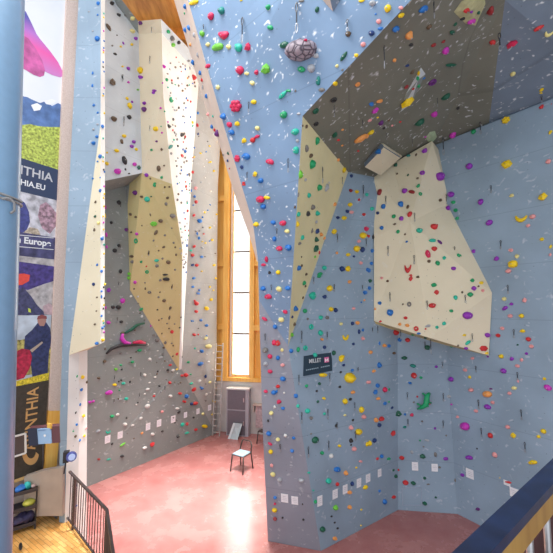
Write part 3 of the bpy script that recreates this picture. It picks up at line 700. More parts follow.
# ================================================================ CLIMBING HOLDS  (x, y, width, height in window units; colour; shape)
DATA = {
(184,0): "60,15,70,35,Y;228,65,40,60,t;165,100,38,55,C;112,203,30,45,L;240,215,75,60,Ch;145,268,30,32,y;205,283,80,55,L;270,283,32,38,y;330,288,50,60,T;387,282,35,55,C;340,425,48,65,C;378,442,32,26,y;437,435,25,38,C;497,415,60,75,Lr;412,500,32,34,y;145,397,38,30,C;207,525,28,35,y;508,45,28,45,G;520,165,40,35,G;345,2,20,15,Y;10,40,22,40,B;10,180,22,40,B;33,168,20,45,B;65,212,20,40,s;40,268,25,28,O;85,330,15,40,s;58,375,30,40,B;100,437,28,35,B;55,465,25,45,R;5,80,10,20,G;110,480,15,28,R;115,525,12,35,s;5,395,14,18,s;20,470,14,18,O;30,510,12,16,T",
(276,0): "153,5,40,22,S;248,58,26,45,g;515,5,45,25,Y;435,205,38,42,N;525,268,35,38,p;408,340,26,88,g/;483,333,30,28,Y;52,270,62,52,g;155,418,55,45,G;215,412,52,62,s;243,335,38,35,s;367,397,22,28,y;400,420,18,20,S;255,485,28,70,t;355,500,38,32,Y;275,540,45,30,S;75,545,35,20,G;118,545,14,20,S;490,505,30,35,Oo",
(368,0): "120,52,45,60,Y/;198,48,35,30,p;198,90,34,38,Y;66,130,35,38,p;75,172,38,26,B;22,200,42,40,b;28,20,45,45,s;47,85,15,15,B;330,52,55,62,B;165,172,42,50,B;243,208,45,68,O;257,268,32,30,K;365,160,34,45,N;158,360,30,30,O;235,393,28,25,b;393,268,32,35,r;452,248,25,28,r;463,300,42,60,M;505,193,52,38,g;497,390,90,30,gl;385,492,50,60,vo;522,145,20,35,g;305,440,20,35,Y;300,470,22,28,G;335,468,20,20,B;228,520,22,35,r;302,515,20,30,G;272,532,14,18,R;265,430,18,45,N",
(460,0): "38,62,38,42,R;68,125,55,50,M;180,60,50,72,r/;15,110,28,30,K;110,75,30,30,g;68,70,25,25,V;195,252,45,35,R;312,258,75,48,C/;472,168,62,40,R/;530,203,58,52,yb;318,442,35,35,y;490,538,26,34,Y",
(184,92): "137,25,26,34,B;316,85,78,85,Cc;240,147,40,50,B;275,197,36,40,C;322,189,34,34,Y;287,243,40,42,B;420,60,40,34,Y;443,218,32,34,y;415,290,34,40,R;440,268,40,24,C;363,291,32,34,Y;322,400,40,50,Cc;375,387,55,48,B;518,418,55,40,C;348,452,24,28,b;430,493,40,38,Y;462,533,38,36,B;360,545,26,16,R;147,133,20,25,p;175,145,12,18,T;170,208,26,30,B;187,228,14,26,R;205,248,28,55,v;268,368,14,25,g;238,378,10,18,S;265,412,18,22,b;275,460,10,14,R;12,38,14,18,B;38,57,14,18,R;10,95,14,16,B;82,127,16,20,B;37,150,14,16,B;50,183,20,20,Y;78,200,14,28,R;83,252,16,18,b;5,270,14,22,R;60,335,14,14,B;60,390,12,14,Y;5,357,18,28,B;50,482,18,22,R;18,498,20,14,B;45,535,12,12,S;98,368,18,14,Y;152,325,14,12,Y;160,420,14,14,Y;178,475,20,14,Y;125,515,14,12,W",
(276,92): "42,18,66,36,T/;48,138,48,52,G;137,130,26,20,s;117,240,52,50,T;130,292,22,26,s;122,350,38,55,T;237,112,34,45,go;240,190,30,34,Ko;345,45,40,40,Ko;243,295,30,58,G;180,340,22,55,S;207,383,32,32,N;211,435,38,68,G;143,495,26,60,L;175,528,20,24,s;181,208,22,28,N;158,203,18,18,N;352,255,24,56,g\\;375,287,24,18,R;505,275,36,92,O/;540,262,24,45,O/;400,225,16,16,O;493,353,22,16,R;398,320,14,14,O;405,470,38,40,Y;372,405,20,22,O;452,505,20,24,b;318,545,25,16,W",
(368,92): "232,55,42,110,Y/;68,52,42,32,O;40,108,30,55,M;18,70,28,30,B;10,168,26,26,p;15,240,26,50,Y/;75,183,28,42,v;125,168,18,18,N;95,215,20,20,K;193,178,16,16,R;145,200,16,16,p;307,178,34,80,g/;395,130,32,46,M;465,25,30,70,g/;508,255,42,44,M;345,268,14,14,M;65,358,36,40,B;342,355,40,34,V;290,378,18,24,N;167,440,26,26,g;327,487,38,30,Vo;430,510,50,60,V;298,520,18,15,N;175,492,14,14,N;240,500,14,20,g;243,383,30,18,t;540,95,22,24,K;57,152,16,16,Y",
(460,92): "278,170,56,52,Yc;492,90,32,36,R;82,240,32,36,G;57,447,45,46,V;280,435,82,70,Yd;543,243,22,34,Y;532,418,36,36,p;488,5,22,12,Y;550,72,8,14,R",
(184,184): "462,92,56,50,C;500,82,45,28,Y;478,135,36,38,B;360,3,26,16,R;435,242,36,36,Y;538,232,34,32,B;545,330,24,38,B;480,485,34,22,C;497,452,22,46,C;515,530,18,22,K;68,25,24,24,p;62,75,16,20,B;72,108,22,24,R;160,45,14,12,W;122,170,20,16,Y;58,188,20,20,R;93,222,34,30,B;110,200,10,16,B;155,262,16,16,Y;195,183,14,14,Y;78,298,12,20,B;88,325,16,22,B;168,337,18,16,Y;128,355,16,12,Y;60,375,22,20,R;110,383,18,14,s;40,400,18,14,T;50,428,24,24,R;105,438,24,18,B;75,488,22,22,R;50,487,22,20,b;180,488,20,16,Y;188,418,14,8,N;10,15,18,20,R;42,40,12,20,B;18,115,18,16,T;10,210,10,14,K;14,370,14,26,B;25,280,10,12,R;25,310,10,12,G;10,530,14,16,B",
(276,184): "43,235,48,38,C;68,283,34,30,y;22,387,42,38,C;76,382,42,44,B;15,530,30,32,Y;255,22,34,48,G;300,20,26,66,s/;195,68,30,36,T;132,65,12,35,S;115,138,16,24,N;217,140,28,40,S;132,182,30,36,T;188,178,24,38,K;245,175,34,38,T;240,228,22,24,s;127,240,18,40,Y;243,283,30,38,b;268,303,24,30,O;288,325,16,24,O;215,280,14,40,S;155,322,28,36,T;238,332,26,38,g;140,357,30,22,S;235,388,42,50,g;258,412,12,28,R;152,438,10,12,N;133,505,26,40,B;152,490,14,20,N;232,437,14,20,L;180,542,24,20,N;350,122,24,28,O;448,40,22,26,r;484,47,24,26,Y;545,65,22,24,T;497,95,16,20,R;443,125,30,30,Y;427,165,22,24,b;452,170,26,26,p;370,202,22,24,b;407,205,32,30,Y;527,184,24,22,R;347,287,34,36,Y;540,270,26,34,C;520,310,44,46,Y;497,345,24,26,p;482,390,38,44,Y;517,395,26,40,b;432,425,28,26,Y;467,435,18,16,b;365,415,18,20,O;395,510,34,40,b;428,510,34,40,Y;508,475,22,24,p;288,505,28,34,T;262,542,38,26,G;548,515,16,28,B;548,310,10,16,R",
(368,184): "69,50,32,45,r;92,135,32,38,B;58,175,24,22,b;220,42,38,38,V;263,48,48,24,r;303,12,26,28,G;313,60,24,26,Go;195,123,38,38,B;240,138,20,30,N;155,195,28,30,G;200,208,32,32,V;250,183,34,42,R;160,242,26,16,N;82,264,28,28,B;180,287,26,28,G;308,280,44,36,T;222,302,14,16,N;233,347,20,14,B;395,258,44,42,R;385,340,48,26,T;430,350,20,38,v\\;397,390,38,32,R;358,420,34,58,C;457,445,26,26,T;366,465,24,22,N;418,476,30,36,G;240,510,48,60,Rb;257,548,28,14,R;513,508,34,28,V;543,430,20,28,G;500,63,46,42,V;478,145,28,34,V;513,110,32,26,G;527,158,28,26,G;537,205,26,24,G;433,98,22,22,N;22,150,24,28,T;30,318,14,34,K;23,402,18,28,B;18,478,18,26,B;5,520,18,30,B;4,315,12,20,R",
(460,184): "125,108,36,46,V;177,233,50,40,V/;313,70,34,28,y;500,78,76,58,Y;367,210,86,50,Yb;437,197,46,34,p;411,250,36,28,p;492,332,30,26,Y;545,377,20,30,Y;543,425,24,24,p;306,398,34,26,p;222,448,40,34,V;343,435,30,30,y;318,482,70,54,Y;292,523,42,34,p;82,404,26,28,V;3,430,10,16,G",
(184,276): "58,13,24,18,B;52,65,22,18,B;90,85,16,16,B;85,105,26,16,B;155,65,14,14,Y;163,142,22,20,Y;190,15,14,16,Y;62,148,14,14,R;73,165,30,30,R;135,195,36,28,Y;72,213,22,22,R;100,265,22,18,B;135,297,26,20,B;45,270,14,14,B;60,352,24,20,R;85,352,12,12,R;130,375,24,20,y;145,422,44,32,y;105,452,26,26,B;65,435,14,14,T;175,462,16,12,W;98,528,40,28,B;25,518,22,16,G;145,515,20,16,W;170,220,16,12,W;478,75,32,34,B;507,122,48,36,C;485,258,44,24,C\\;548,305,30,34,B;543,400,32,42,C;490,445,40,42,S;517,483,34,32,C;492,525,34,32,s;445,330,14,22,y;455,485,10,18,Y",
(276,276): "20,77,36,38,y;72,72,36,34,B;57,215,30,28,C;33,262,38,34,y;12,402,40,42,R;37,443,26,28,y;12,492,28,34,B;40,535,30,26,p;258,3,30,20,G;166,42,30,34,G;320,75,40,44,Y;215,118,44,54,T;290,124,28,28,b;533,100,26,30,B;440,35,22,24,O;172,210,28,32,G;112,195,28,42,B;95,245,16,20,b;108,290,18,26,N;92,352,20,32,L;329,200,28,32,Y;357,205,24,34,b;465,195,22,22,p;267,250,28,30,T;307,250,26,26,So;210,305,30,40,To;265,342,28,40,T;275,380,22,20,O;458,285,22,28,b;488,282,26,26,O;390,288,22,22,y;415,370,42,42,Yb;520,325,16,22,B;498,335,16,34,b;520,375,20,28,p;463,408,20,20,b;290,428,22,26,b;175,432,30,36,To;132,442,22,36,G;90,450,26,30,B;232,475,28,34,T;390,493,32,56,Y/;405,535,20,20,b;190,258,12,20,S;512,158,12,12,B;530,145,14,14,O;160,130,14,20,N;175,60,12,20,N;345,462,24,36,g/",
(368,276): "10,30,20,28,g;7,73,18,28,B;82,12,22,20,p;118,30,20,18,N;258,15,32,40,R;300,5,24,18,N;395,55,40,30,G;412,98,38,38,Rd;525,130,28,34,T;70,163,28,26,B;133,220,46,46,B;248,170,32,36,So;210,170,14,14,N;385,178,50,36,R;500,210,28,22,G;226,252,28,24,R;192,290,28,24,O;236,297,30,24,O;43,198,16,18,O;290,317,36,36,Ro;360,300,40,18,s;347,318,16,14,R;413,308,24,24,T;455,285,30,26,T;75,273,22,16,R;165,340,32,38,R;190,383,30,30,B;237,385,36,34,R;270,352,30,20,G;305,345,28,16,B;345,370,60,24,g;355,430,40,34,g;125,420,22,24,B;97,418,26,26,O;13,458,22,26,O;155,463,22,20,N;218,493,42,28,g;270,540,44,26,t;65,535,24,40,B;410,545,22,20,V;502,425,24,14,G;540,418,14,14,N;68,405,12,28,B",
(460,276): "72,27,30,28,G;127,42,28,22,Y;82,75,34,34,V;110,62,16,14,N;136,88,22,22,p;60,112,40,34,G;12,98,16,18,N;43,237,68,54,V;163,355,38,34,V;25,355,26,16,Y;46,400,44,24,T/;140,435,56,38,Rc;35,435,30,20,V;160,463,26,16,Y;168,485,18,12,V;267,138,32,30,y;270,193,46,26,V/;310,168,32,22,V;390,145,40,36,p;303,240,34,28,p;370,240,36,34,Y;255,315,30,26,p;230,357,32,28,R;378,330,42,26,Y;412,380,38,32,R;430,423,32,28,p;347,413,18,14,g;248,483,36,30,Y;400,466,22,20,V;313,497,36,28,V;372,503,28,28,p;346,540,32,24,p;75,495,28,20,p",
(184,368): "10,42,30,28,R;40,38,14,12,G;92,77,20,20,W;128,50,14,26,b;170,10,18,14,W;155,85,20,18,y;43,93,26,18,T;58,128,30,28,R;107,122,24,18,B;14,170,26,30,B;132,158,18,18,W;180,200,24,20,Y;66,212,38,26,R;45,215,22,22,b;5,203,14,18,R;112,275,20,20,y;172,278,20,16,Y;57,297,14,14,K;17,335,18,24,R;17,390,30,18,T;70,370,26,20,R;123,350,42,26,Y;518,20,34,26,C;492,140,28,24,C;540,147,38,32,B;545,232,18,22,W;525,270,30,30,y;506,315,18,18,K;510,393,36,34,B;518,455,34,20,C\\;522,502,30,30,Y",
(276,368): "42,65,40,34,B;12,110,30,26,R;5,140,16,26,B;18,200,34,28,C;50,148,16,16,W;42,242,28,22,B;120,167,30,30,B;282,42,60,30,Yl;438,58,64,74,Y;457,14,20,22,B;388,25,16,16,K;382,113,20,18,K;182,107,22,24,G;260,94,20,22,g;243,138,16,16,K;287,182,24,20,Y;250,202,18,20,g;130,228,22,28,T;188,258,34,36,T;290,275,18,20,T;210,300,24,24,S;460,145,28,26,O;412,200,32,42,Y;446,188,22,20,K;510,250,28,46,Y;525,292,28,34,p;413,283,20,16,y;461,312,16,18,K;448,358,26,34,p;493,383,42,44,Y;360,345,16,26,K;448,435,22,34,K;450,462,12,14,K;233,432,44,48,g;106,420,24,22,B;97,497,26,24,B;57,405,24,24,W;12,428,28,28,y;467,485,26,32,p;380,467,22,20,Y;330,528,26,34,W;275,510,24,26,G;545,457,16,34,Y;210,395,14,14,S;548,85,14,24,p",
(368,368): "33,18,24,22,O;8,85,16,24,p;275,45,40,42,R;318,58,22,20,G;252,90,26,20,B;55,105,24,30,B;42,143,28,34,B;98,130,28,40,C;125,128,12,18,G;60,183,28,22,O;100,213,24,26,B;125,203,12,14,G;143,238,18,18,b;180,273,52,42,g;222,278,18,18,B;263,280,26,24,C;368,210,26,20,R;296,172,14,16,R;275,205,16,14,S;500,67,36,38,V;485,170,32,24,s;502,218,16,14,M;540,293,22,22,p;402,362,18,18,V;46,312,26,34,O;78,305,34,34,R;66,343,24,30,b;148,390,30,36,R;220,355,26,18,t;325,320,16,14,S;37,435,26,32,b;7,452,22,40,Y;312,435,14,14,G;353,433,34,16,s;333,472,14,12,S;263,505,22,24,s;80,530,22,28,B;55,545,20,20,R;202,538,38,30,R;123,545,26,20,G;328,530,40,34,g;405,520,22,34,S;467,545,36,24,V;470,405,12,14,S",
(460,368): "32,12,28,24,p;262,17,42,38,V;58,55,22,24,Y;67,132,38,28,p;165,157,66,48,O;187,125,26,14,v;197,207,26,26,p;167,233,46,38,V;97,258,28,26,p;32,350,64,60,M;326,120,38,28,y;298,152,30,26,p;350,78,20,26,p;508,65,24,22,Y;528,118,56,46,M\\;288,354,32,30,p;183,405,34,42,R;320,405,42,46,Yd;503,380,38,38,Y;473,412,28,26,Y;210,522,34,44,p;103,484,14,14,K;55,537,50,34,V",
(184,460): "535,85,34,34,y;528,30,26,26,p;548,225,24,22,B;548,262,20,18,C;545,300,36,30,Y;548,352,26,26,r",
(276,460): "22,118,30,30,s;152,122,40,28,s;197,75,22,16,T;224,183,14,12,T;235,250,18,28,G;40,345,14,14,K;160,265,12,12,K;165,357,18,16,K;365,55,44,40,B;417,77,26,36,O;313,125,34,40,T;367,145,22,28,R;455,142,20,34,b;535,163,32,32,Y;440,193,32,28,O;355,285,30,40,L;440,282,24,30,O;512,297,12,14,Y;510,393,10,12,Y;333,338,14,14,K;352,375,14,14,K;370,410,16,16,K;277,415,34,40,g;352,470,30,30,O;507,8,24,18,p;482,45,14,14,Y",
(368,460): "225,135,42,34,R;271,138,36,28,g;153,222,30,24,R;340,108,22,22,g;340,260,32,28,g;407,224,18,16,g;523,120,14,26,S;363,145,26,12,S;98,250,26,36,B;67,185,16,20,B;165,97,20,28,g;182,58,16,16,R;152,60,14,18,g;430,43,20,16,S",
(460,460): "15,90,28,26,V;437,13,66,34,Y;108,295,30,26,v;290,133,46,20,R;295,255,24,20,R;240,107,10,10,Y",
(92,0): "38,22,22,24,B;35,90,12,12,B;33,235,32,36,B;5,440,16,24,B;3,515,14,22,B;120,20,34,30,K;160,90,24,28,K;200,90,20,20,S;98,165,24,60,N;245,110,36,32,y;290,135,30,28,v;242,188,32,36,y;262,232,24,28,V;238,268,20,20,Y;150,212,10,10,K;187,260,12,24,V;172,280,16,16,Y;122,275,14,14,S;138,325,24,20,K;120,495,40,48,N;183,400,16,14,Y;217,412,20,28,V;290,425,40,44,Y;290,465,44,24,V;218,495,18,18,M;182,465,10,34,K;375,545,34,16,V;275,540,20,14,L;430,400,20,30,M;458,190,26,28,G;485,270,30,30,L;480,230,24,40,S;520,255,26,28,K;447,480,24,26,G;505,345,12,12,R;500,405,20,16,S;470,380,18,14,S;515,470,20,18,S;520,515,20,18,S;480,500,22,14,S;455,525,16,14,T;545,385,12,14,S;425,500,14,14,M;535,430,10,12,R",
(92,92): "12,80,20,18,B;35,125,20,14,B;60,207,18,30,B;30,270,22,20,B;10,308,28,26,B;50,388,24,30,B;35,418,14,14,B;50,515,12,14,B;5,520,14,14,B;35,195,20,14,s;10,225,20,18,s;210,40,18,26,Y;225,85,28,50,Y;240,60,14,20,V;130,162,36,42,N;222,152,28,34,K;192,265,28,26,Y;178,298,20,36,N;148,353,36,26,Y;250,300,24,26,V;238,327,26,26,V;265,345,22,24,Y;193,412,32,64,K;255,435,28,28,M;280,455,24,32,g;152,478,46,42,M;88,430,24,28,Y;90,365,14,14,Y;200,465,12,20,K;222,490,18,10,K;315,68,26,26,V;314,105,34,36,v;370,5,24,20,V;412,97,18,16,M;382,222,38,34,Y;415,207,10,10,G;420,245,16,14,M;387,297,22,14,v;357,348,18,20,G;418,345,18,20,N;400,460,28,44,N;433,442,14,12,N;327,500,30,30,V;350,520,14,16,N;418,513,20,20,G;378,548,24,12,G;472,50,26,34,G;520,95,20,18,K;487,165,18,20,K;460,205,28,30,K;538,257,30,30,K;485,230,20,14,R;470,330,60,26,t;540,383,30,24,R;515,325,20,18,K;508,445,14,14,K;437,117,12,12,G;500,205,14,14,S;455,180,14,14,M;510,285,22,16,S;475,370,24,18,S;535,450,16,14,S;530,490,22,14,S;500,510,18,14,S;545,345,10,16,B",
(92,184): "22,108,14,20,N;20,195,18,20,g;40,235,20,30,y;50,40,18,26,B;15,275,16,26,N;57,330,20,24,B;32,485,14,20,B;55,525,18,22,B;80,140,14,28,M;78,190,12,34,Y;86,305,16,34,M;88,378,14,24,M;115,232,20,22,K;160,112,28,34,K;135,400,28,30,K;160,370,20,24,K;170,525,24,30,K;262,53,30,34,v;297,75,26,16,N;330,92,40,42,T;375,8,22,24,G;355,75,14,10,g;437,18,16,14,N;465,17,16,14,N;453,82,22,18,N;445,120,22,26,S;512,95,22,18,S;232,182,22,20,N;265,198,22,18,N;350,185,10,24,N;205,275,24,26,v;237,290,20,14,N;268,300,24,22,M;263,342,28,38,Go;370,240,50,34,Lc;412,222,32,26,N;485,192,42,32,S;383,292,22,42,N/;437,308,18,16,S;430,378,22,16,N;370,340,14,16,S;490,353,16,16,S;340,415,12,30,N;240,435,34,22,N;243,468,22,24,S;295,467,18,20,G;327,495,12,12,R;330,528,28,26,Go;388,460,34,22,T;390,492,26,26,S;423,448,18,16,S;458,470,32,28,N;505,425,14,18,N;498,515,16,14,S;222,540,22,24,L;440,545,40,14,K;500,380,12,14,N;400,400,12,12,N;480,265,12,12,S;300,250,10,12,N",
(92,276): "220,12,22,26,L;258,38,24,26,M;318,40,14,10,S;320,75,10,20,N;253,77,12,12,K;345,98,28,20,So;445,18,50,26,K;410,25,20,18,S;480,65,10,30,N;408,97,12,12,N;400,127,16,14,S;433,148,26,24,N;470,190,20,20,N;465,250,14,30,N;402,265,10,14,N;480,335,24,26,R;463,315,12,12,N;488,418,12,12,N;510,468,18,22,R;470,535,24,16,R;440,400,20,24,S;275,123,14,14,W;233,122,18,16,W;98,85,28,34,V;182,150,32,38,M;125,187,28,26,K;157,188,34,30,K;98,280,28,26,M;82,190,12,22,M;295,200,30,18,G/;298,242,18,18,W;315,265,14,12,S;175,275,24,20,K;183,343,30,22,N;330,412,22,18,W;285,447,30,22,G;172,465,18,14,S;75,512,24,22,N;242,517,24,20,G;345,500,20,24,W;78,438,14,14,N;172,535,22,16,G;410,490,32,16,s;345,440,18,16,S;390,385,30,30,S;370,355,22,18,S;425,470,16,22,S;10,50,20,24,b;55,92,12,18,B;75,50,12,20,Y;55,125,10,26,B;30,128,14,12,N;27,210,12,12,N;18,290,20,16,N;55,240,14,18,B;66,270,12,14,Y;60,312,18,20,B;30,405,26,24,B;62,385,24,24,Y;352,300,10,16,M;430,430,16,14,N;420,345,10,12,N",
(92,368): "142,8,24,20,L;178,8,14,14,K;40,60,26,20,N;315,42,22,20,W;378,55,18,14,W;395,20,12,14,K;455,12,20,20,K;485,12,22,18,W;510,8,16,14,Y;540,45,22,18,R;135,100,30,20,Y;188,92,28,20,T;175,72,14,14,K;228,83,12,16,K;345,88,16,12,W;405,108,18,12,K;467,88,22,20,R;498,85,16,12,S;333,127,26,18,W;528,152,28,18,R;548,200,12,16,R;470,168,26,20,W;100,147,50,34,M;7,200,18,20,M;372,168,20,14,R;165,132,14,12,G;168,188,28,14,s;205,185,26,22,T;332,230,38,32,W;420,262,20,20,p;510,243,26,20,W;522,265,22,18,K;153,278,24,20,W;120,290,28,24,G;292,300,24,20,W;207,300,12,14,K;197,338,28,24,W;243,343,22,16,W;37,378,28,22,s;95,385,34,24,Tb;300,390,18,16,O;363,397,28,22,W;422,380,20,14,K;360,458,28,36,R;315,480,28,26,W;183,460,38,18,L/;120,455,16,16,K;180,530,28,20,K;40,548,24,16,r;100,548,30,14,T;515,410,18,26,K;542,340,22,28,T;252,422,12,10,N;212,392,12,10,S;498,328,10,12,K",
(0,368): "495,55,22,28,Y;463,50,10,20,G;520,85,12,20,N;487,130,18,24,B;540,205,24,22,M;480,220,10,22,B;455,268,10,20,K;500,288,22,24,Y;460,340,16,20,B;518,362,12,14,p;440,380,12,12,G;505,408,16,20,Y;453,410,16,22,N;478,435,12,22,B",
(0,460): "455,155,14,24,B;458,275,12,18,B",
(60,0): "230,92,20,14,s;260,245,18,14,s;300,320,14,12,b",
}
SCL = 553/92
CN = {'R':((.62,.03,.035),'red'),'C':((.66,.02,.10),'crimson'),'p':((.86,.36,.36),'salmon pink'),'M':((.60,.04,.50),'magenta'),'V':((.28,.03,.46),'purple'),'v':((.13,.02,.19),'dark purple'),
 'B':((.015,.17,.56),'blue'),'b':((.01,.04,.17),'dark blue'),'K':((.025,.025,.028),'black'),'G':((.01,.36,.14),'green'),'g':((.008,.11,.065),'dark green'),'T':((.02,.50,.36),'turquoise'),'t':((.01,.22,.19),'dark turquoise'),
 'L':((.16,.56,.05),'lime green'),'Y':((.88,.62,.01),'yellow'),'y':((.82,.74,.30),'pale yellow'),'O':((.88,.36,.10),'orange'),'W':((.72,.72,.70),'white'),'S':((.20,.19,.18),'grey'),'s':((.40,.42,.46),'light grey'),'N':((.13,.085,.05),'brown'),'r':((.30,.02,.025),'dark red')}
HM = {k: plain('hold_'+v[1].replace(' ', '_'), v[0], .42, 0, .10, 30) for k, v in CN.items()}

def proto(kind, seed):
    """one hold shape about one unit wide and tall; grows out along +Z, mounted at z = 0"""
    bm = bmesh.new(); rnd = random.Random(seed*31+len(kind)); off = Vector((seed*3.1, seed*1.7, 0))
    def blob(c, r, sub=2, amp=.10, fr=2.2):
        R = bmesh.ops.create_icosphere(bm, subdivisions=sub, radius=1)
        for v in R['verts']:
            k = 1+noise.noise(v.co*fr+off)*amp*3
            v.co = Vector(c)+Vector((v.co.x*r[0]*k, v.co.y*r[1]*k, v.co.z*r[2]*k))
            if v.co.z < -.04: v.co.z = -.04
    if kind == 'e': blob((0, 0, .05), (.5, .5, .62), amp=.06)
    elif kind == 'r': blob((0, 0, .05), (.5, .5, .6), 1, .18, 1.7)
    elif kind == 'j':   # jug: incut lip on the upper side
        blob((0, 0, .05), (.52, .48, .7), 2, .05)
        for v in bm.verts:
            if v.co.y > .05 and v.co.z > .1: v.co.z *= max(.25, 1-1.5*(v.co.y-.05)*(1.2-abs(v.co.x)))
    elif kind == 'k':   # pinch with waist
        blob((0, 0, .05), (.5, .5, .55), 2, .06)
        for v in bm.verts: v.co.x *= .7+.5*abs(v.co.y)*1.2
    elif kind == 'd':   # faceted diamond slab
        pts = [(-.52, 0), (-.25, .34), (.12, .48), (.5, .08), (.35, -.25), (-.02, -.48), (-.4, -.2)]
        a = [bm.verts.new((x, y, -.02)) for x, y in pts]; b = [bm.verts.new((x*.72, y*.72, .32)) for x, y in pts]; t = bm.verts.new((.02, .04, .42)); n = len(pts)
        for i in range(n):
            bm.faces.new((a[i], a[(i+1) % n], b[(i+1) % n], b[i])); bm.faces.new((b[i], b[(i+1) % n], t))
        bm.faces.new(a[::-1])
    elif kind == 'c':   # cluster of knobs
        for i in range(6):
            t = i*1.05+seed; blob((.27*math.cos(t), .27*math.sin(t), .1), (.24, .24, .34+.1*rnd.random()), 1, .1)
        blob((0, 0, .08), (.3, .3, .42), 2, .05)
    elif kind == 'h':   # heart / triangle jug
        blob((0, 0, .05), (.5, .5, .55), 2, .03)
        for v in bm.verts: v.co.x *= .55+.6*(v.co.y+.5); v.co.y -= .18*(1-min(1, abs(v.co.x)*3)) if v.co.y > .2 else 0
    elif kind in 'ob':
        n = 16; seg = 8; full = kind == 'o'; rings = []
        for i in range(n if full else n+1):
            t = 2*math.pi*i/n if full else math.radians(205+135*i/n)
            rr = .17 if full else .05+.15*math.sin(math.pi*(i+.6)/(n+1.2))
            if full: c = Vector((.33*math.cos(t), .33*math.sin(t), .1)); d = Vector((math.cos(t), math.sin(t), 0))
            else: c = Vector((.42*math.cos(t)*1.15, .45+.75*math.sin(t), .12)); d = Vector((math.cos(t), math.sin(t), 0)).normalized()
            rings.append([bm.verts.new(c+d*rr*math.cos(a)+Vector((0, 0, 1.5*rr*math.sin(a)))) for a in [2*math.pi*k/seg for k in range(seg)]])
        m = len(rings)
        for i in range(m if full else m-1):
            for k in range(seg): bm.faces.new((rings[i][k], rings[i][(k+1) % seg], rings[(i+1) % m][(k+1) % seg], rings[(i+1) % m][k]))
        if not full: bm.faces.new(rings[0][::-1]); bm.faces.new(rings[-1])
    elif kind == 'l':
        blob((0, 0, .08), (.5, .5, .5), 2, .07, 1.6)
    # normalise the outline to one unit
    xs = [v.co.x for v in bm.verts]; ys = [v.co.y for v in bm.verts]
    sx_, sy_ = max(xs)-min(xs), max(ys)-min(ys); mx_, my_ = (max(xs)+min(xs))/2, (max(ys)+min(ys))/2
    for v in bm.verts: v.co.x = (v.co.x-mx_)/sx_; v.co.y = (v.co.y-my_)/sy_
    bmesh.ops.recalc_face_normals(bm, faces=bm.faces)
    me = bpy.data.meshes.new('hold_'+kind); bm.to_mesh(me); bm.free()
    for p in me.polygons: p.use_smooth = kind not in 'rd'
    me.materials.append(HM['R']); return me
PR = {(k, s): proto(k, s) for k in 'erjkdchobl' for s in range(3)}
boltme = bpy.data.meshes.new('bolt'); bm = bmesh.new(); bmesh.ops.create_cone(bm, cap_ends=True, segments=10, radius1=.5, radius2=.42, depth=.5); bm.to_mesh(boltme); bm.free(); boltme.materials.append(steel)

recs = []
for (x0, y0), s in DATA.items():
    sc = SCL if (x0, y0) != (60, 0) else 553/70
    for it in s.split(';'):
        a = it.split(','); px = x0+float(a[0])/sc; py = y0+float(a[1])/sc; w = float(a[2])/sc; h = float(a[3])/sc
        recs.append([px, py, w, h, a[4][0], a[4][1:]])
# tiny holds spread over the white facet and the upper left walls (too many to read one by one)
rnd = random.Random(3)
for i in range(95):
    t = rnd.random(); py = 60+t*210; xl = 166+(py-60)*.075; xr = 197-(py-60)*.055
    recs.append([xl+rnd.random()*(xr-xl), py, 1.6+rnd.random()*2.2, 1.6+rnd.random()*1.6, rnd.choice('SssSSBRTNs'), ''])
for i in range(40):
    py = 5+rnd.random()*335; recs.append([102.6+rnd.random()*1.6, py, 1.6, 2.6, rnd.choice('YBMKTYB'), ''])
for i in range(45):
    py = 110+rnd.random()*300; recs.append([192+rnd.random()*23, py, 2.2, 1.6, rnd.choice('SsWBRYS'), ''])
for i in range(55):
    py = 300+rnd.random()*120; recs.append([112+rnd.random()*70, py, 2.2, 1.8, rnd.choice('SKSsWN'), ''])
placed = []
for i, r in enumerate(recs):
    h = hit(r[0], r[1])
    if not h: continue
    l, n, reg, t = h
    if reg in ('ledge',): continue
    placed.append((r[2]*r[3], i, r, l, n, reg, t))
def dup_near(p, lst):
    return any(abs(p[2][0]-q[2][0]) < 1.2 and abs(p[2][1]-q[2][1]) < 1.2 for q in lst)
placed.sort(key=lambda p: -p[0]); keep = []
for p in placed:
    if not dup_near(p, keep): keep.append(p)
def proj(v):
    d = v-CAM; f_ = d.y*cp+d.z*sp; return Vector((CX+F*d.x/f_, CX-F*(d.z*cp-d.y*sp)/f_))
def axes(l, n, fwd):
    x = n.cross(fwd.cross(Vector((1, 0, 0)))).normalized()
    if x.x < 0: x = -x
    y = n.cross(x).normalized(); k = (l-CAM).length/fwd.length/F; o = proj(l)
    a = (proj(l+x*.01)-o).length/.01*k; b_ = (proj(l+y*.01)-o).length/.01*k
    return x, y, min(1.5, 1/max(a, .3)), min(1.45, 1/max(b_, .3))
def frame(p):
    _, i, r, l, n, reg, t = p
    fwd = ray(r[0], r[1]); D = t/fwd.length*1.0; x, up, kx, ky = axes(l, n, fwd)
    w = r[2]*D/F*kx*.86; hh_ = r[3]*D/F*ky*.86
    if i % 4 == 1: pass
    tilt = {'/': -.6, '\\': .6}.get(r[5][:1], 0) or (random.Random(i).uniform(-.25, .25) if not r[5] else 0)
    if r[5][:1] in ('/', '\\') and r[2] > r[3]: tilt = -tilt
    R = Matrix((x, up, n)).transposed() @ Matrix.Rotation(tilt, 3, 'Z')
    dp = min(w, hh_)*.95; dp = min(dp, .26)
    sh = r[5][:1] if r[5][:1] in tuple('edchobrl') and r[5] else ''
    if not sh:
        asp = max(w, hh_)/min(w, hh_); sh = 'l' if asp > 1.6 else random.Random(i*7).choice('eejrkj')
    return R, w, hh_, dp, sh, l
NIND = 300
ind = keep[:NIND]; rest = keep[NIND:]
SHW = {'b': 'crescent', 'o': 'ring-shaped', 'c': 'knobbly', 'h': 'heart-shaped', 'd': 'faceted'}
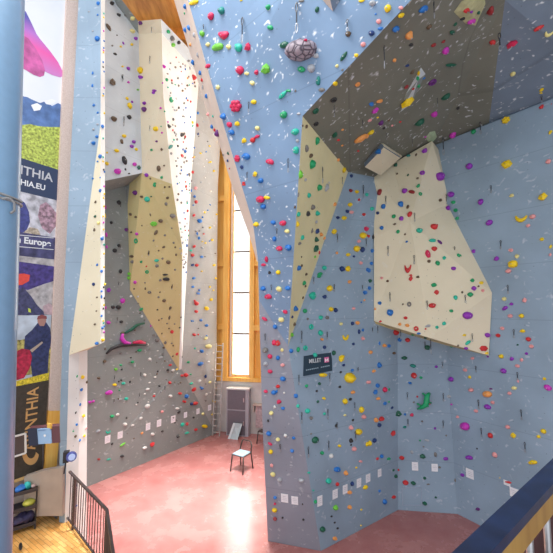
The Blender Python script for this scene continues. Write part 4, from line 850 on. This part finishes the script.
def sizew(a):
    return 'tiny' if a < 11 else 'small' if a < 24 else 'medium' if a < 55 else 'large'
info = []
for k, p in enumerate(ind):
    R, w, h_, dp, sh, l = frame(p); r = p[2]
    me = PR[(sh, p[1] % 3)]
    o = bpy.data.objects.new('climbing_hold', me); COL.objects.link(o)
    o.location = l; o.rotation_euler = R.to_euler(); o.scale = (w, h_, dp)
    o.material_slots[0].link = 'OBJECT'; o.material_slots[0].material = HM[r[4]]
    if p[0] > 42 and sh not in 'ob':
        b = bpy.data.objects.new('bolt', boltme); COL.objects.link(b); b.parent = o; top = .6 if sh in 'ejk' else .5
        dg_ = next(((c.z) for c in [v.co for v in me.vertices] if abs(c.x) < .12 and abs(c.y) < .12 and c.z > .2), .4)
        b.location = (0, 0, dg_); b.scale = (.020/w*1.0, .020/h_, .03/dp)
    form = ('tall ' if r[3] > 1.5*r[2] else 'wide ' if r[2] > 1.5*r[3] else '')+(SHW.get(r[5][:1], ''))
    form = form.strip()
    if r[5][:1] in ('/', '\\'): form = 'slanting long'
    info.append(dict(o=o, r=r, reg=p[5], key=' '.join(x for x in (sizew(p[0]), CN[r[4]][1], form) if x), col=CN[r[4]][1]))
grp = {}
for d in info: grp.setdefault((d['key'], d['reg']), []).append(d)
ORD = ['topmost', 'second from top', 'third from top', 'fourth from top', 'fifth from top', 'sixth from top', 'seventh from top', 'eighth from top', 'ninth from top', 'tenth from top', 'eleventh from top', 'twelfth from top', 'thirteenth from top', 'fourteenth from top']
def rel(d, e):
    dx = e['r'][0]-d['r'][0]; dy = e['r'][1]-d['r'][1]
    return ('just left of' if dx > 0 else 'just right of') if abs(dx) > abs(dy) else ('just above' if dy > 0 else 'just below')
for (key, reg), L in grp.items():
    b0 = '%s climbing hold on the %s' % (key, reg)
    if len(L) == 1: L[0]['o']['label'] = b0; continue
    L.sort(key=lambda d: d['r'][1]); cand = []
    for d in L:
        near = sorted((e for e in info if e is not d and e['reg'] == d['reg']), key=lambda e: (e['r'][0]-d['r'][0])**2+(e['r'][1]-d['r'][1])**2)
        c = ''
        if near:
            e = near[0]; dist = math.hypot(e['r'][0]-d['r'][0], e['r'][1]-d['r'][1])
            if dist < 22: c = '%s a %s one' % (rel(d, e), e['key'])
        cand.append(c)
    for i, d in enumerate(L):
        n = len(L)
        if cand[i] and cand.count(cand[i]) == 1 and len((b0+cand[i]).split()) <= 15: t = cand[i]
        elif n == 2: t = ('upper' if i == 0 else 'lower')+' of two alike'
        elif i == n-1: t = 'lowest of %d alike' % n
        else: t = '%s of %d alike' % (ORD[i] if i < len(ORD) else 'number %d from top' % (i+1), n)
        d['o']['label'] = b0+', '+t
for d in info:
    w_ = d['o']['label'].split()
    if len(w_) > 16: d['o']['label'] = ' '.join(w_[:16])
    d['o']['category'] = 'climbing hold'; d['o']['group'] = 'climbing holds bolted to the walls'
# the remaining, smallest holds as one object
vs, fs, ms = [], [], []; keys = list(HM)
for p in rest:
    R, w, h_, dp, sh, l = frame(p); me = PR[('r' if p[0] < 12 else sh, p[1] % 3)]; b0 = len(vs)
    for v in me.vertices: vs.append(l+R @ Vector((v.co.x*w, v.co.y*h_, v.co.z*dp)))
    for q in me.polygons: fs.append([b0+i for i in q.vertices]); ms.append(keys.index(p[2][4]))
me = bpy.data.meshes.new('small_climbing_holds'); me.from_pydata(vs, [], fs)
for q, m in zip(me.polygons, ms): q.material_index = m
so = link('small_climbing_holds', me, None, [HM[k] for k in keys])
setp(so, 'hundreds of tiny mixed-colour climbing holds scattered over all the walls', 'climbing holds', kind='stuff')

# ---- special holds
def special(px, py, cat='climbing hold'):
    l, n, reg, t = hit(px, py); x, up, kx, ky = axes(l, n, ray(px, py))
    return l, Matrix((x*kx, up*ky, n)).transposed(), t/ray(px, py).length/F
l, R, u = special(302.2, 50.8)
tm, nt, b = newmat('turtle_hold')
g = N(nt, 'ShaderNodeTexCoord'); vo = N(nt, 'ShaderNodeTexVoronoi', feature='DISTANCE_TO_EDGE', Scale=9.0); nt.links.new(g.outputs['Object'], vo.inputs['Vector'])
nt.links.new(mix(nt, ramp(nt, vo.outputs['Distance'], .02, .10), (.10, .08, .11), (.36, .30, .35)), b.inputs['Base Color'])
bp = N(nt, 'ShaderNodeBump', Strength=.8, Distance=.02); nt.links.new(ramp(nt, vo.outputs['Distance'], .02, .12), bp.inputs['Height']); nt.links.new(bp.outputs[0], b.inputs['Normal']); b.inputs['Roughness'].default_value = .55
tt_ = empty('climbing_hold', l, 'very large greyish purple shell-like climbing hold with plate pattern, high on the pillar', 'climbing hold', 'climbing holds bolted to the walls')
mb = MB(); R2 = R @ Matrix.Rotation(.33, 3, 'Z'); mb.ball(l+R @ Vector((0, 0, .02)), (14.2*u, 10.6*u, .24), 4, .02, R2); mb.build('shell', tm, tt_, True)
mb = MB(); mb.ball(l+R @ Vector((8*u, 8.5*u, .16)), (1.5*u, 1.2*u, .03), 2, 0, R2); mb.build('dot', HM['C'], tt_, True)
l, R, u = special(423.5, 402)
mb = MB()
def hp(x, y, z): return l+R @ Vector(((x-423.5)*u, (402-y)*u, z))
mb.tube([hp(429, 392.5, .08), hp(426, 395, .14), (hp(425, 399, .16)), hp(424, 403, .16), hp(420.5, 406, .13), hp(416.5, 408.5, .06)], lambda t: .02+.055*math.sin(math.pi*min(1, t*.9+.1)), 10)
for a, b_ in (((426, 396), (422.5, 392.5)), ((425, 401), (430.5, 402.5)), ((423, 404), (427.5, 406)), ((420, 405), (416.5, 403))):
    mb.tube([hp(*a, .1), hp(*b_, .05)], .022, 8)
o = mb.build('climbing_hold', HM['G'], None, True); setp(o, 'large green branching creature-like climbing hold on the alcove back wall', 'climbing hold', 'climbing holds bolted to the walls')
l, R, u = special(133, 328)
def hp(x, y, z): return l+R @ Vector(((x-133)*u/.75, (328-y)*u, z))
for pts, rad, c, lab in (([(126.5, 333), (131, 329.5), (135, 325), (140.5, 323)], .085, 'g', 'long thin dark green climbing hold slanting above the crimson and black chain of holds'),
    ([(125, 333.5), (124.5, 338), (127, 342), (131, 343.2)], .11, 'M', 'bent magenta climbing hold under the long dark green one on the grey left wall'),
    ([(133, 342.5), (138, 342), (142.5, 343.5)], .10, 'C', 'wavy crimson climbing hold right of the bent magenta one'),
    ([(115, 352), (118, 347.5), (124, 344.8), (134, 344.6), (144, 344.8)], .085, 'K', 'long black curved climbing hold under the magenta and crimson ones')):
    mb = MB(); mb.tube([hp(x, y, .07) for x, y in pts], lambda t, r_=rad: r_*.55*(.45+.75*math.sin(math.pi*(t*.8+.1))), 8)
    o = mb.build('climbing_hold', HM[c], None, True); setp(o, lab, 'climbing hold', 'climbing holds bolted to the walls')

# ================================================================ QUICKDRAWS
QD = {(184,0): "358,110,260;125,150,195", (276,0): "130,20,200;433,120,190", (368,0): "387,0,100,w;90,265,400,w", (460,0): "235,190,300",
(184,92): "395,60,120;385,480,530", (276,92): "345,70,140,w;78,400,480;517,160,215;272,450,545;392,510,553", (368,92): "262,275,320;108,240,280;450,270,370;412,30,80", (460,92): "120,175,245,w;490,15,55",
(276,184): "520,10,80;365,300,350;537,330,375;10,265,310", (368,184): "107,75,120;275,175,225;120,375,430;278,430,480;516,380,430;473,65,120", (460,184): "188,10,55;247,340,390",
(184,276): "530,50,95;490,345,400", (276,276): "345,50,90;150,330,395;303,335,380;515,55,85;222,5,45", (368,276): "133,100,150;352,150,200;53,300,340;198,320,370;378,375,455;445,515,550;22,310,335;340,395,440", (460,276): "290,55,105;28,115,160;68,345,390;326,320,370;98,540,575",
(276,368): "133,40,95;318,30,75;307,245,300;150,265,325;468,205,250;473,380,430;312,435,490;190,470,530;27,455,495;488,-5,20;362,325,360", (368,368): "235,145,185;450,150,195;238,305,345;450,315,355", (460,368): "347,25,70;113,190,240;370,250,305;130,360,410;392,445,500",
(92,0): "360,160,195;350,340,385;183,450,490", (92,92): "190,150,205;350,205,235", (92,184): "170,115,150;168,365,390;340,400,430", (92,276): "157,35,65;150,248,275;480,50,80", (92,368): "290,25,55;133,45,72;437,110,140;130,185,210;283,150,175"}
def qd_parts():
    t = bpy.data.objects.new('quickdraw', None)
    def part(name, mb, mat):
        bmesh.ops.recalc_face_normals(mb.bm, faces=mb.bm.faces); me = bpy.data.meshes.new(name); mb.bm.to_mesh(me); mb.bm.free(); me.materials.append(mat); o = bpy.data.objects.new(name, me); o.parent = t; return o
    def ovalpts(z0, z1, w, off=0):
        return [Vector((w*math.cos(a), off, (z0+z1)/2+(z1-z0)/2*math.sin(a))) for a in [2*math.pi*i/14 for i in range(14)]]
    L = []
    L.append(part('hanger', MB().box((0, .02, .0), (.04, .035, .05), bev=.006), steel))
    L.append(part('carabiner', MB().tube(ovalpts(-.30, 0, .10), .035, 6, True), plain('carabiner_dark', (.10, .105, .115), .3, .7)))
    L.append(part('sling', MB().box((0, 0, -.49), (.10, .05, .44), bev=.01), plain('sling_dark', (.022, .03, .045), .7)))
    L.append(part('carabiner', MB().tube(ovalpts(-1.0, -.70, .10), .035, 6, True), plain('carabiner_steel', (.36, .38, .42), .4, .6)))
    return t, L
qt, ql = qd_parts(); qn = {}; first = True; qlist = []
for (x0, y0), s in QD.items():
    for it in s.split(';'):
        a = it.split(','); px = x0+float(a[0])/SCL; p0 = y0+float(a[1])/SCL; p1 = y0+float(a[2])/SCL
        h = hit(px, p0)
        if h: qlist.append((px, p0, p1, h))
for px, p0, p1, (l, n, reg, t) in qlist:
    u = t/ray(px, p0).length/F; Ln = (p1-p0)*u*1.05
    if qn == {} : r = qt; parts = ql
    else: r = qt.copy(); parts = [c.copy() for c in ql]
    COL.objects.link(r)
    for c in parts: c.parent = r; COL.objects.link(c)
    r.location = l+n*.03; r.rotation_euler = (0, 0, math.atan2(n.y, n.x)+math.pi/2)
    wq = min(max(Ln*.6, .15), .21)
    r.scale = (wq, wq, Ln)
    qn.setdefault(reg, []).append((p0, px, r))
for reg, L in qn.items():
    L.sort(key=lambda q: q[:2])
    n = len(L)
    for i, (p0, px, r) in enumerate(L):
        near = min(info, key=lambda e: math.hypot(e['r'][0]-px, e['r'][1]-p0-3)); dd = dict(r=[px, p0+3])
        t = '%s a %s hold' % (rel(dd, near), near['key'])
        if any(t == q[3] for q in [(0,)*4]): pass
        base_ = 'dark quickdraw sling on the %s' % reg
        t2 = '' if n == 1 else (', '+('upper' if i == 0 else 'lower')+' of two' if n == 2 else ', %s of %d slings there' % (ORD[i] if i < len(ORD) else 'number %d from top' % (i+1), n))
        r['_t'] = t; r['label'] = base_+t2; r['category'] = 'quickdraw'; r['group'] = 'quickdraws hanging from the wall bolts'
    ts = [r['_t'] for _, _, r in L]
    for _, _, r in L:
        lab = 'dark quickdraw sling on the %s, %s' % (reg, r['_t'])
        if n > 1 and ts.count(r['_t']) == 1 and len(lab.split()) <= 16: r['label'] = lab
        if len(r['label'].split()) > 16: r['label'] = r['label'].replace('dark quickdraw sling', 'quickdraw').replace(' slings there', '')
    for _, _, r in L: del r['_t']

# ================================================================ ROUTE CARDS
TG = {(184,368): "83,260,18,32;153,238,18,32;8,282,18,32", (276,460): "52,228,34,52;113,242,32,50;262,245,26,58;354,204,26,52;414,175,24,50;497,137,24,50;552,108,24,46", (368,460): "68,77,20,44;282,37,32,48;400,45,32,44",
(460,460): "60,82,36,54;328,197,42,54;283,138,30,28", (92,368): "93,428,28,44;168,402,26,40;336,352,24,40;402,331,24,40;487,307,24,40"}
cardm = plain('card_paper', (.84, .85, .90), .6, 0, .02); cardp = plain('card_pencil', (.50, .52, .60), .7)
cl = []
for (x0, y0), s in TG.items():
    for it in s.split(';'):
        a = [float(v) for v in it.split(',')]; px = x0+a[0]/SCL; py = y0+a[1]/SCL; h = hit(px, py)
        if h: cl.append((px, py, a[2]/SCL, a[3]/SCL, h))
cl.sort(key=lambda c: c[0]); byreg = {}
for c in cl: byreg.setdefault(c[4][2], []).append(c)
for reg, L in byreg.items():
    n = len(L)
    for i, (px, py, w, h_, (l, nn, _, t)) in enumerate(L):
        u = t/ray(px, py).length/F; up = (ZU-nn*nn.z).normalized(); x = up.cross(nn).normalized(); R = Matrix((x, up, nn)).transposed()
        kx = min(1.6, 1/max(.4, abs(nn.dot(ray(px, py).normalized()))))
        W_, H_ = w*u*kx, h_*u
        o = MB().box(l+nn*.008, (W_, H_, .008), R).build('route_card', cardm)
        for k in range(3):
            MB().box(l+nn*.0135+up*H_*(.22-.2*k)+x*W_*(.02*k), (W_*(.5+.1*((i+k) % 3)), H_*.035, .002), R).build('pencil_line', cardp, o)
        q = '' if n == 1 else ', '+(('left' if i == 0 else 'right')+' of two' if n == 2 else ['leftmost', 'second from left', 'third from left', 'fourth from left', 'fifth from left', 'sixth from left', 'seventh from left', 'eighth from left'][i]+' of %d' % n)
        setp(o, 'white route card on the %s%s' % (reg, q), 'route card', 'white route cards near the floor')

# ================================================================ CAMERA, LIGHT
cd = bpy.data.cameras.new('camera'); cam = bpy.data.objects.new('camera', cd); COL.objects.link(cam)
cd.sensor_width = 36; cd.lens = F/553*36; cd.clip_start = .05; cam.location = CAM; cam.rotation_euler = (math.pi/2+PITCH, 0, 0); SC.camera = cam
w = bpy.data.worlds.new('sky'); SC.world = w; w.use_nodes = True; bg = w.node_tree.nodes['Background']
bg.inputs[0].default_value = (.93, .96, 1, 1); bg.inputs[1].default_value = 1.0
def area(name, loc, target, sx_, sy_, power, col, spread=180):
    ld = bpy.data.lights.new(name, 'AREA'); ld.shape = 'RECTANGLE'; ld.size = sx_; ld.size_y = sy_; ld.energy = power; ld.color = col; ld.spread = math.radians(spread)
    o = bpy.data.objects.new(name, ld); COL.objects.link(o); o.location = loc; o.rotation_euler = (Vector(target)-Vector(loc)).to_track_quat('-Z', 'Y').to_euler(); return o
area('window_daylight', wpt((sl+sr)/2+.1, 7.3, -.75), wpt((sl+sr)/2+.1, 7.3, 8), 1.3, 11, 620, (1, .99, .96))
area('hall_fill', (1.0, 12, 14.5), (-4, 12.0, 7), 2, 2, 160, (1, .97, .92))  # added unseen fill for the sidelight on the left wall
area('hall_fill', (-1.0, 8.5, 14.8), (-2.0, 9.0, 0), 2, 3, 300, (1, .97, .94), 38)  # added unseen fill that brightens the main floor
area('hall_fill', (-2.5, 3, 13), (3, 9, 2), 3, 3, 250, (1, .97, .93))  # added unseen fill from the near left towards the alcove
vs_ = SC.view_settings; vs_.view_transform = 'Standard'; vs_.look = 'None'; vs_.exposure = .46; vs_.gamma = 1; vs_.use_curve_mapping = False
